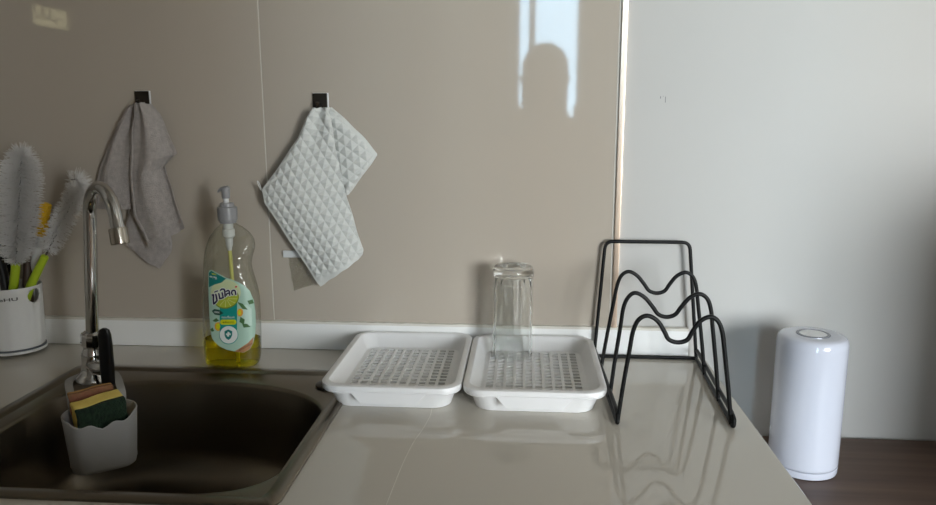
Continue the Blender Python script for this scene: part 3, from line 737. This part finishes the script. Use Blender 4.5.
def shape(pxpts, layer, col, px=True):
    b0 = bmesh.new(); P = [LP(*p) for p in pxpts] if px else [Vector(p) for p in pxpts]
    vs = [b0.verts.new((p[0], 0, p[1])) for p in P]; b0.faces.new(vs); bmesh.ops.triangulate(b0, faces=list(b0.faces))
    for _ in range(6):
        es = [e for e in b0.edges if e.calc_length() > .0035]
        if not es: break
        bmesh.ops.subdivide_edges(b0, edges=es, cuts=1); bmesh.ops.triangulate(b0, faces=list(b0.faces))
    lay(b0, layer, col)
def ell(cx, cy, rx_, ry_, n=28, a0=0, a1=360, rot=0):
    out = []
    for k in range(n+(0 if a1-a0 == 360 else 1)):
        a = math.radians(lerp(a0, a1, k/n)); x, y = rx_*math.cos(a), ry_*math.sin(a); c, s = math.cos(math.radians(rot)), math.sin(math.radians(rot))
        out.append((cx+x*c-y*s, cy+x*s+y*c))
    return out
def text(body, x, y, w, h, layer, col, rot=0, bold=0, fn=None):
    """lettering fitted to w x h photo points around x, y"""
    c = bpy.data.curves.new('lettering', 'FONT'); c.body = body; c.size = 1; c.offset = bold
    o = bpy.data.objects.new('lettering', c); COL.objects.link(o); bpy.context.view_layer.update()
    dg = bpy.context.evaluated_depsgraph_get(); me = bpy.data.meshes.new_from_object(o.evaluated_get(dg), depsgraph=dg)
    b0 = bmesh.new(); b0.from_mesh(me); bpy.data.objects.remove(o); bpy.data.curves.remove(c); bpy.data.meshes.remove(me)
    x0 = min(v.co.x for v in b0.verts); x1 = max(v.co.x for v in b0.verts); y0 = min(v.co.y for v in b0.verts); y1 = max(v.co.y for v in b0.verts)
    cr, sr = math.cos(math.radians(rot)), math.sin(math.radians(rot))
    for v in b0.verts:
        a, b_ = (v.co.x-x0)/(x1-x0)-.5, (v.co.y-y0)/(y1-y0)-.5
        if fn: a, b_ = fn(a, b_)
        px_, py_ = a*w, -b_*h
        q = LP(x+px_*cr-py_*sr, y+px_*sr+py_*cr); v.co = Vector((q[0], 0, q[1]))
    lay(b0, layer, col)
outl = [(207.6, 276.5), (209, 274.4), (211.5, 274), (218, 277.5), (224.6, 281), (231, 283.6), (237.7, 286.5), (243, 290.5), (247.5, 296), (250.8, 306), (252.2, 318), (252.6, 330), (252.2, 341), (250.8, 349), (248, 354.5), (243, 357), (237, 356), (226.4, 353.6), (219.5, 350.5), (214.5, 346.5), (211.6, 342.5), (210, 337), (208.6, 322), (207.8, 305), (207.3, 288.5)]
shape(outl, 0, 'mint')
shape(ell(225, 297, 15, 13.5), 1, 'cream')
shape([(208.2, 277), (210.8, 274.8), (217.8, 278.5), (226, 282.6), (221.5, 286.5), (214.5, 288.5), (208.2, 291.5)], 2, 'deepteal')
shape([(211, 276.9), (215.6, 277.9), (216.5, 279.1), (212, 278.6)], 3, 'limeflesh')
text('99.9%', 212.9, 281.6, 8, 2.6, 3, 'white', 8, .01)
shape([(240, 311), (245, 309), (249.5, 314), (250, 331), (246, 330), (241, 322)], 1, 'palemint')
shape([(219.5, 309), (236.8, 305), (236.8, 337), (219.5, 337)], 2, 'teal')
shape(ell(226, 302.5, 12.6, 10.0, 32, -18, 176, -14), 3, 'limeskin')
shape(ell(226, 302.3, 11.7, 9.1, 32, -16, 174, -14), 4, 'limeflesh')
for a in (18, 48, 78, 108, 138):
    ca, sa = math.cos(math.radians(a-14)), math.sin(math.radians(a-14)); nx, ny = -sa*.22, ca*.22
    shape([(226+ca*2+nx, 302.3+sa*1.6+ny), (226+ca*11+nx, 302.3+sa*8.6+ny), (226+ca*11-nx, 302.3+sa*8.6-ny), (226+ca*2-nx, 302.3+sa*1.6-ny)], 5, 'limeline')
def stroke(pts, w, layer, col):
    P = [Vector((208+x/21.03, 288+y/21.03)) for x, y in pts]; h = w/2
    for a, b_ in zip(P, P[1:]):
        d = (b_-a).normalized(); n_ = Vector((-d.y, d.x))*h; shape([tuple(a+n_), tuple(b_+n_), tuple(b_-n_), tuple(a-n_)], layer, col)
    for a in P: shape(ell(a.x, a.y, h, h, 12), layer, col)
logo = (([(84, 232), (112, 226), (108, 320), (118, 418), (150, 392), (190, 345), (180, 285), (164, 218)], 1.75), ([(140, 168), (160, 156), (205, 142)], 1.25),
        ([(228, 200), (240, 250), (248, 306), (322, 284), (298, 182)], 1.6), ([(262, 128), (290, 104), (338, 104), (354, 140), (362, 262)], 1.6),
        ([(388, 150), (420, 132), (448, 146), (458, 232)], 1.5), ([(392, 232), (396, 200), (442, 188)], 1.4), ([(512, 222), (494, 180), (508, 140), (545, 128), (570, 150), (582, 222)], 1.5))
for pts_, wd in logo: stroke(pts_, wd+1.15, 6, 'white')
for pts_, wd in logo: stroke(pts_, wd, 7, 'navy')
shape(ell(235.8, 290.8, 1.1, .8), 8, 'red')
shape([(211.5, 315), (214, 313), (219, 313.6), (223.5, 317), (219.5, 319.2), (214.5, 318.6)], 5, 'darkleaf')
text('100%', 216.8, 316.2, 5.6, 1.8, 6, 'white', 4, .01)
text('แอนตี้แบค', 228, 320.9, 12.5, 2.6, 5, 'white', 0, .008)
shape(ell(217.8, 330.5, 3.6, 4.4), 1, 'orange'); shape(ell(217.9, 330.5, 2.2, 3.0), 2, 'pill')
shape(ell(239.6, 316.7, 2.8, 4.0), 3, 'orange'); shape(ell(239, 316.7, 1.3, 2.4), 4, 'pill')
for l in ([(212, 325), (216, 322), (219, 324.5), (215.5, 326)], [(237, 306), (242, 308), (246.5, 314.5), (241.5, 313)], [(240, 321), (244, 324), (243, 329), (239, 326)], [(209.5, 334), (212, 331.5), (214, 335), (211.5, 336)], [(246, 305.5), (250, 305), (251, 309), (247.5, 309.5)], [(241.5, 328), (246, 328.5), (249, 332), (243, 332)]): shape(l, 3, 'leaf')
pill = ell(222.6, 326, 2.6, 2.6, 12, 90, 270)+ell(233.6, 326, 2.6, 2.6, 12, -90, 90); shape(pill, 5, 'pill')
text('พลังมะนาว', 228.1, 325.9, 11, 2.4, 6, 'dark', 0, .006)
shape(ell(228.6, 339, 9.4, 9.1, 36), 5, 'teal'); shape(ell(228.6, 338.6, 8.9, 8.7, 36), 6, 'white')
shape([(228.4, 333.2), (232.2, 335.0), (232.2, 339), (230.8, 342), (228.4, 343.8), (226, 342), (224.6, 339), (224.6, 335.0)], 7, 'deepteal')
shape([(227.6, 335.6), (229.2, 335.6), (229.2, 337.2), (230.8, 337.2), (230.8, 338.8), (229.2, 338.8), (229.2, 340.4), (227.6, 340.4), (227.6, 338.8), (226, 338.8), (226, 337.2), (227.6, 337.2)], 8, 'white')
shape([(234.5, 355.3), (241, 351.5), (247, 347.5), (251.4, 342.5), (250.6, 349), (248, 354.3), (243, 356.8), (238, 356.2)], 2, 'brown')
text('สูตรเข้มข้น', 244.2, 351.6, 12.5, 3.0, 3, 'darkbrown', -27, .008)
part('label', bm, LMAT, t, label='mint and teal printed label')

# ------------------------------------------------------------------ brush holder and what stands in it
UX, UY = -.8320, -.0460
URX, URY = .0485, .0430
t = thing('utensil_cup', 'white fluted utensil holder full of brushes', 'utensil holder', (UX, UY, 0))
def uring(rf, z, flute=0, n=96):
    return [Vector((UX+URX*rf*(1+flute*1.6*(abs(math.cos(9*a))**.5-.6))*math.cos(a), UY+URY*rf*(1+flute*1.6*(abs(math.cos(9*a))**.5-.6))*math.sin(a), z)) for a in [2*PI*k/n for k in range(n)]]
bm = bmesh.new()
loft(bm, [uring(.93, .0122), uring(.955, .0135, .01), uring(.985, .030, .018), uring(1.0, .06, .018), uring(1.015, .088, .012), uring(1.022, .100, .0), uring(1.035, .1045), uring(1.04, .1095), uring(1.025, .1125), uring(.985, .1120), uring(.965, .105), uring(.945, .06), uring(.90, .02), uring(.85, .016)])
cup = part('cup_wall', bm, M['cup'], t, angle=35)
bm = bmesh.new(); hc = Vector((UX+URX*1.0, UY-URY*.14, .0970))
bmesh.ops.create_icosphere(bm, subdivisions=3, radius=1)
for v in bm.verts: v.co = hc+Vector((v.co.x*.022, v.co.y*.0125, v.co.z*.0115))
cut = part('cutter', bm, M['cup'], t)
add_mod(cup, 'BOOLEAN', operation='DIFFERENCE', object=cut, solver='EXACT'); bake(cup)
me_ = cut.data; bpy.data.objects.remove(cut); bpy.data.meshes.remove(me_)
bm = bmesh.new(); loft(bm, [uring(.97, .0052), uring(1.0, .0056), uring(1.015, .0075), uring(1.0, .0095), uring(.93, .0098)]); part('base_tray', bm, M['cup'], t)
bm = bmesh.new(); loft(bm, [uring(.955, .0097), uring(.985, .0099), uring(.985, .0120), uring(.955, .0121)]); part('base_gasket', bm, M['greyline'], t, label='dark grey ring near the bottom')
for a in (20, 140, 260):
    bm = bmesh.new(); lathe(bm, [(.0035, .0003), (.004, .001), (.004, .0056)], UX+URX*.75*math.cos(math.radians(a)), UY+URY*.75*math.sin(math.radians(a)), 14); part('foot', bm, M['greyline'], t)
# grey print on the cup
bm = bmesh.new()
c = bpy.data.curves.new('lettering', 'FONT'); c.body = 'TeHU'; c.size = 1; c.offset = .02
o = bpy.data.objects.new('lettering', c); COL.objects.link(o); bpy.context.view_layer.update()
dg = bpy.context.evaluated_depsgraph_get(); me = bpy.data.meshes.new_from_object(o.evaluated_get(dg), depsgraph=dg); bm.from_mesh(me)
bpy.data.objects.remove(o); bpy.data.curves.remove(c); bpy.data.meshes.remove(me)
bmesh.ops.subdivide_edges(bm, edges=[e for e in bm.edges if e.calc_length() > .3], cuts=3)
w_ = max(v.co.x for v in bm.verts)
for v in bm.verts:
    a = math.radians(lerp(-84, -42, v.co.x/w_))
    v.co = Vector((UX+(URX*1.036)*math.cos(a), UY+(URY*1.036)*math.sin(a)-.0006, .0945+v.co.y*.0072))
part('print', bm, M['print_'], t)

def bristles(bm, path, rads, count, thick=.00055, up=.15):
    P = path; N = len(P); cum = [0]
    for a, b_ in zip(P, P[1:]): cum.append(cum[-1]+(b_-a).length)
    for _ in range(count):
        s = random.random()*cum[-1]; i = 0
        while i < N-2 and cum[i+1] < s: i += 1
        f = (s-cum[i])/max(cum[i+1]-cum[i], 1e-9); p = P[i].lerp(P[i+1], f); tg = (P[i+1]-P[i]).normalized(); r = lerp(rads[i], rads[i+1], f)*random.uniform(.82, 1.05)
        n1 = tg.orthogonal().normalized(); n2 = tg.cross(n1); a = random.random()*2*PI
        d = (n1*math.cos(a)+n2*math.sin(a)+tg*(up+random.uniform(-.22, .22))).normalized()
        sd = d.cross(tg).normalized(); s2 = d.cross(sd)
        tip = p+d*r+Vector((0, 0, random.uniform(-.0015, .0010))); mid = p+d*r*.55+tg*.0006
        b0 = [p+sd*thick*math.cos(q)+s2*thick*math.sin(q) for q in (0, 2.09, 4.19)]; m0 = [mid+(sd*math.cos(q)+s2*math.sin(q))*thick*.95 for q in (0, 2.09, 4.19)]
        B = [bm.verts.new(x) for x in b0]; Mm = [bm.verts.new(x) for x in m0]; T = [bm.verts.new(tip+(sd*math.cos(q)+s2*math.sin(q))*thick*.6) for q in (0, 2.09, 4.19)]
        for A_, C_ in ((B, Mm), (Mm, T)):
            for k in range(3): bm.faces.new((A_[k], A_[(k+1) % 3], C_[(k+1) % 3], C_[k]))
        bm.faces.new(T)
def twisted(bm, path, r=.0009):
    for ph in (0, PI):
        pts = []
        for i, p in enumerate(path):
            tg = (path[min(i+1, len(path)-1)]-path[max(i-1, 0)]).normalized(); n1 = tg.orthogonal().normalized(); n2 = tg.cross(n1); a = i*.9+ph
            pts.append(p+(n1*math.cos(a)+n2*math.sin(a))*r)
        tube(bm, pts, r, 6)
# big bottle brush, upright
y = -.050
hb = at(14.5, 300, y); ht = at(15.8, 264, y); tp = at(21.5, 156, y-.006)
t = thing('bottle_brush', 'large white bristle bottle brush with lime green handle', 'brush', at(14, 330, y))
bm = bmesh.new(); axis = [ht.lerp(tp, k/40) for k in range(41)]
rads = [interp([0, .04, .12, .3, .75, .9, .97, 1], [.010, .020, .028, .034, .0345, .031, .026, .020], k/40) for k in range(41)]
bristles(bm, axis, rads, 2600, .00055, .10)
for _ in range(420):                                 # crown tuft
    d = Vector((random.uniform(-1, 1), random.uniform(-1, 1), random.uniform(.1, 1.4))).normalized(); L_ = random.uniform(.014, .024); p = tp+Vector((0, 0, random.uniform(-.006, .0)))
    tube(bm, [p, p+d*L_*.6, p+d*L_], [.00042, .0004, .00025], 3)
br = part('bristles', bm, M['bristle'], t); br['kind'] = 'stuff'
bm = bmesh.new(); twisted(bm, [ht.lerp(tp, k/80) for k in range(81)]); part('twisted_wire', bm, M['twist'], t)
bm = bmesh.new(); bot = at(6, 328, y); pts = [bot, at(11, 304, y), at(13.8, 285, y), at(15.4, 270, y), at(15.7, 264, y), at(15.8, 263, y)]
tube(bm, pts, [.0062, .0068, .0068, .0068, .0066, .005], 18); part('handle', bm, M['lime'], t)
# smaller brush, bent over at the tip
y = -.045
t = thing('bottle_brush', 'smaller bent white bottle brush with lime green handle leaning right', 'brush', at(19.5, 324, y-.002))
path = catmull([at(46, 255, y), at(52, 243, y), at(60, 226, y-.002), at(69, 208, y-.006), at(76, 195, y-.012), at(79.5, 186, y-.020), at(77, 180, y-.030), at(71, 180, y-.036)], 8)
bm = bmesh.new(); n = len(path); rads = [interp([0, .06, .15, .8, 1], [.008, .016, .020, .020, .0165], k/(n-1)) for k in range(n)]
bristles(bm, path[3:], rads[3:], 1500, .0005, .05); br = part('bristles', bm, M['bristle'], t); br['kind'] = 'stuff'
bm = bmesh.new(); twisted(bm, [path[0].lerp(path[-1], 0)]+path); part('twisted_wire', bm, M['twist'], t)
bm = bmesh.new(); pts = [at(19.5, 322, y-.002), at(25, 302, y-.002), at(31, 285, y-.002), at(39.5, 267, y-.001), at(45, 256.5, y), at(45.5, 255.5, y)]
tube(bm, pts, [.0058, .0064, .0066, .0064, .006, .004], 18); part('handle', bm, M['lime'], t)
# yellow knobbly scrubber with white handle, behind
y = -.024
t = thing('scrub_brush', 'yellow knobbly scrubber on a white handle behind the brushes', 'brush', at(24, 322, y))
bm = bmesh.new(); a0, a1 = at(41, 236, y), at(46, 203, y)
ax = (a1-a0).normalized(); n1 = ax.orthogonal().normalized(); n2 = ax.cross(n1)
tube(bm, [a0.lerp(a1, k/6) for k in range(7)], [.0060, .0072, .0074, .0074, .0074, .0070, .0045], 16)
for i in range(12):
    for j in range(10):
        a = 2*PI*(j+.5*(i % 2))/10; p = a0.lerp(a1, (i+.6)/12.3)+(n1*math.cos(a)+n2*math.sin(a))*.0070
        r = bmesh.ops.create_icosphere(bm, subdivisions=1, radius=.0024)
        for v in r['verts']: v.co += p
part('scrub_head', bm, M['yellow'], t)
bm = bmesh.new(); tube(bm, [at(26, 322, y), at(32, 285, y), at(35.5, 262, y), at(38.5, 246, y), at(41, 235.5, y)], [.0055, .0068, .0070, .0066, .0052], 16); part('handle', bm, M['cup'], t)
# two dark handles at the back
y = -.034
t = thing('kitchen_tool', 'dark brown tool handle leaning left in the utensil holder', 'utensil', at(12, 325, y))
bm = bmesh.new(); tube(bm, [at(12, 325, y-.012), at(5, 285, y), at(-1, 255, y+.010), at(-5, 236, y+.016)], [.006, .0072, .0075, .005], 14); part('handle', bm, M['black'], t)
bm = bmesh.new(); rings = []
for s, w in ((0, .006), (.3, .010), (.8, .012), (1, .008)):
    c = at(6, 300, y+.012).lerp(at(7, 246, y+.024), s); rings.append([c+Vector((w*math.cos(a), .0014*math.sin(a), 0)) for a in [2*PI*k/16 for k in range(16)]])
loft(bm, rings); part('blade', bm, M['chrome_satin'], t)
y = -.036
t = thing('kitchen_tool', 'short brown tool handle seen through the hole of the utensil holder', 'utensil', at(33, 322, y))
bm = bmesh.new(); tube(bm, [at(27, 325, y-.004), at(28.5, 300, y-.002), at(28, 280, y), at(27, 262, y+.006)], [.0065, .0078, .0078, .005], 14); part('handle', bm, M['brown'], t)

# ------------------------------------------------------------------ the photographer (seen mirrored in the tiling)
PXX, PYY = .068, -1.50
PZ = lambda z: z*.955
t = thing('person', 'person with long dark hair holding up a phone, mirrored in the tiles', 'person', (PXX, PYY, fz(0)))
bm = bmesh.new(); sk = bm.verts.layers.skin.verify()
def chain(pts, start=None):
    prev = start; out = []
    for p, r in pts:
        v = bm.verts.new((PXX+p[0], PYY+p[1], fz(PZ(p[2]) if p[1] < .07 or p[2] < .5 else p[2]))); v[sk].radius = (r, r) if not isinstance(r, tuple) else r
        if prev: bm.edges.new((prev, v))
        prev = v; out.append(v)
    return out
pel = chain([((0, 0, .80), (.125, .10))]); pel[0][sk].use_root = True
sp = chain([((0, .005, .92), (.115, .085)), ((0, .01, 1.06), (.13, .09)), ((0, .0, 1.19), (.135, .085)), ((0, .0, 1.27), (.07, .055)), ((0, .01, 1.325), .047), ((0, .025, 1.38), .05), ((0, .03, 1.43), (.068, .082)), ((0, .025, 1.49), (.068, .085)), ((0, .02, 1.535), (.04, .05))], pel[0])
for s in (-1, 1):
    chain([((s*.085, 0, .74), .088), ((s*.09, .01, .60), .075), ((s*.092, .015, .44), .055), ((s*.092, .0, .28), .052), ((s*.092, -.01, .10), .036), ((s*.093, .0, .05), .036), ((s*.10, .09, .028), .030), ((s*.102, .15, .024), .022)], pel[0])
    chain([((s*.12, 0, 1.275), .056), ((s*.175, .01, 1.235), .054), ((s*.195, .04, 1.10), .042), ((s*.20, .08, 1.03), .037), ((s*.165, .16, 1.12), .032), ((s*.135, .235, 1.205), .025), ((s*.125, .268, 1.235), .022), ((s*.118, .29, 1.250), (.024, .017))], sp[2])
me = bpy.data.meshes.new('body'); bmesh.ops.translate(bm, verts=bm.verts, vec=-ORG[t.name]); bm.to_mesh(me); bm.free()
body = bpy.data.objects.new('body', me); COL.objects.link(body); body.parent = t; ORG[body.name] = ORG[t.name]
add_mod(body, 'SKIN', use_smooth_shade=True); add_mod(body, 'SUBSURF', levels=2, render_levels=2); bake(body)
bmB = bmesh.new(); bmB.from_mesh(body.data); tmpme = body.data
O = ORG[t.name]
def W_(p): return Vector((PXX+p[0], PYY+p[1], fz(p[2])))-O
for s in (-1, 1):                                    # fingers and thumb closed on the phone's ends
    for k, (dz, ln) in enumerate(((.020, .9), (.007, 1.0), (-.006, .95), (-.018, .75))):
        b0 = (s*.116, .292, 1.250+dz); m0 = (s*.110, .318, 1.262+dz*.9); m1 = (s*.100, .342, 1.266+dz*.8); e0 = (s*lerp(.092, .080, ln), .349, 1.266+dz*.8)
        tube(bmB, catmull([W_(b0), W_(m0), W_(m1), W_(e0)], 5), [lerp(.0085, .0062, q/15) for q in range(16)], 10)
    tube(bmB, catmull([W_((s*.118, .288, 1.238)), W_((s*.102, .305, 1.232)), W_((s*.085, .322, 1.240)), W_((s*.070, .327, 1.248))], 5), [lerp(.0105, .0070, q/15) for q in range(16)], 10)
hc = Vector((PXX, PYY+.03, fz(PZ(1.45))))-O               # face: nose, ears
tube(bmB, [hc+Vector((0, .076, .022)), hc+Vector((0, .090, .0)), hc+Vector((0, .097, -.016)), hc+Vector((0, .080, -.022))], [.006, .009, .012, .008], 10)
for s in (-1, 1): tube(bmB, [hc+Vector((s*.068, -.004, .018)), hc+Vector((s*.077, -.010, .0)), hc+Vector((s*.070, -.004, -.024))], [.008, .012, .007], 8)
for f in bmB.faces:
    c = f.calc_center_median()+O; zf = c.z+Z0; dx = abs(c.x-PXX); dy = c.y-PYY
    f.material_index = 0
    if zf < .86 and zf > .09: f.material_index = 2
    elif zf <= .09: f.material_index = 3
    elif zf < PZ(1.285) and not (dy > .12 and zf > 1.0): f.material_index = 1
bmB.to_mesh(tmpme); bmB.free(); tmpme.materials.clear()
for m in (M['skin'], M['shirt'], M['trousers'], M['black']): tmpme.materials.append(m)
tmpme.polygons.foreach_set('use_smooth', [True]*len(tmpme.polygons))
bm = bmesh.new()
rings = []
for zf, w, d, cyo in ((1.20, .095, .030, -.055), (1.27, .105, .045, -.050), (1.34, .080, .055, -.035), (1.40, .080, .075, -.018), (1.46, .081, .088, -.004), (1.51, .079, .094, .010), (1.55, .058, .075, .014), (1.572, .025, .030, .014)):
    rings.append([Vector((PXX+w*math.cos(a), PYY+.02+cyo+d*math.sin(a), fz(PZ(zf)))) for a in [2*PI*k/36 for k in range(36)]])
loft(bm, rings); part('hair', bm, M['hair'], t)
for s in (-1, 1):
    bm = bmesh.new(); bmesh.ops.create_uvsphere(bm, u_segments=16, v_segments=10, radius=.0115)
    bmesh.ops.translate(bm, verts=bm.verts, vec=Vector((PXX+s*.030, PYY+.03+.077, fz(PZ(1.470))))); part('eye', bm, M['eye'], t)
bm = bmesh.new(); tube(bm, catmull([Vector((PXX+x, PYY+.03+.083-abs(x)*.35, fz(PZ(1.408)))) for x in (-.022, -.010, 0, .010, .022)], 4), .0042, 8); part('mouth', bm, M['lip'], t)
# the phone in the hands, just behind the viewpoint
t = thing('phone', 'black smartphone held out sideways in both hands', 'phone', C_P-C_F*.016)
bm = bmesh.new(); ring = lambda d, i: [C_P-C_F*d+C_R*p.x+C_U*p.y for p in rr(-.055, -.022, .162-i, .076-i, .010, 0, 7)]
loft(bm, [ring(.012, .002), ring(.0125, .0), ring(.0195, .0), ring(.020, .002)]); part('phone_body', bm, M['black'], t)
bm = bmesh.new(); loft(bm, [ring(.0201, .008), ring(.0203, .009)]); part('screen', bm, M['greyline'], t)

# ------------------------------------------------------------------ light: daylight through the two windows
w = bpy.data.worlds.new('World'); SC.world = w; w.use_nodes = True; nt = w.node_tree; bg = nt.nodes['Background']
tc = nt.nodes.new('ShaderNodeTexCoord'); sx_ = nt.nodes.new('ShaderNodeSeparateXYZ'); rp = nt.nodes.new('ShaderNodeValToRGB')
rp.color_ramp.elements[0].position = .48; rp.color_ramp.elements[0].color = (.60, .60, .58, 1)
rp.color_ramp.elements[1].position = .60; rp.color_ramp.elements[1].color = (.94, .965, 1.0, 1)
e = rp.color_ramp.elements.new(.51); e.color = (.95, .97, 1, 1)
mp = nt.nodes.new('ShaderNodeMath'); mp.operation = 'MULTIPLY_ADD'; mp.inputs[1].default_value = .5; mp.inputs[2].default_value = .5
nt.links.new(tc.outputs['Generated'], sx_.inputs[0]); nt.links.new(sx_.outputs['Z'], mp.inputs[0]); nt.links.new(mp.outputs[0], rp.inputs[0]); nt.links.new(rp.outputs[0], bg.inputs[0])
bg.inputs[1].default_value = 19.
for i, q in enumerate((W1, W2)):
    l = bpy.data.lights.new('daylight_portal', 'AREA'); l.shape = 'RECTANGLE'; l.size = q[1]-q[0]; l.size_y = q[3]-q[2]; l.cycles.is_portal = True
    o = bpy.data.objects.new('daylight_portal', l); COL.objects.link(o); o.location = ((q[0]+q[1])/2, YR-.11, (q[2]+q[3])/2); o.rotation_euler = (PI/2, 0, 0)   # faces into the room (+y)

cam = bpy.data.cameras.new('Camera'); co = bpy.data.objects.new('Camera', cam); COL.objects.link(co); SC.camera = co
cam.sensor_width = 36; cam.lens = 36*F_PX/936; cam.clip_start = .005; cam.clip_end = 60
Rm = Matrix((C_R, C_U, -C_F)).transposed().to_4x4(); co.matrix_world = Matrix.Translation(C_P+Vector((0, 0, Z0))) @ Rm
SC.view_settings.view_transform = 'Standard'; SC.view_settings.look = 'None'; SC.view_settings.gamma = 1; SC.view_settings.use_curve_mapping = False
SC.view_settings.exposure = 0.92
SC.cycles.use_denoising = True
SC.cycles.max_bounces = 14; SC.cycles.transparent_max_bounces = 24; SC.cycles.transmission_bounces = 12; SC.cycles.diffuse_bounces = 6; SC.cycles.glossy_bounces = 6
SC.cycles.blur_glossy = .3
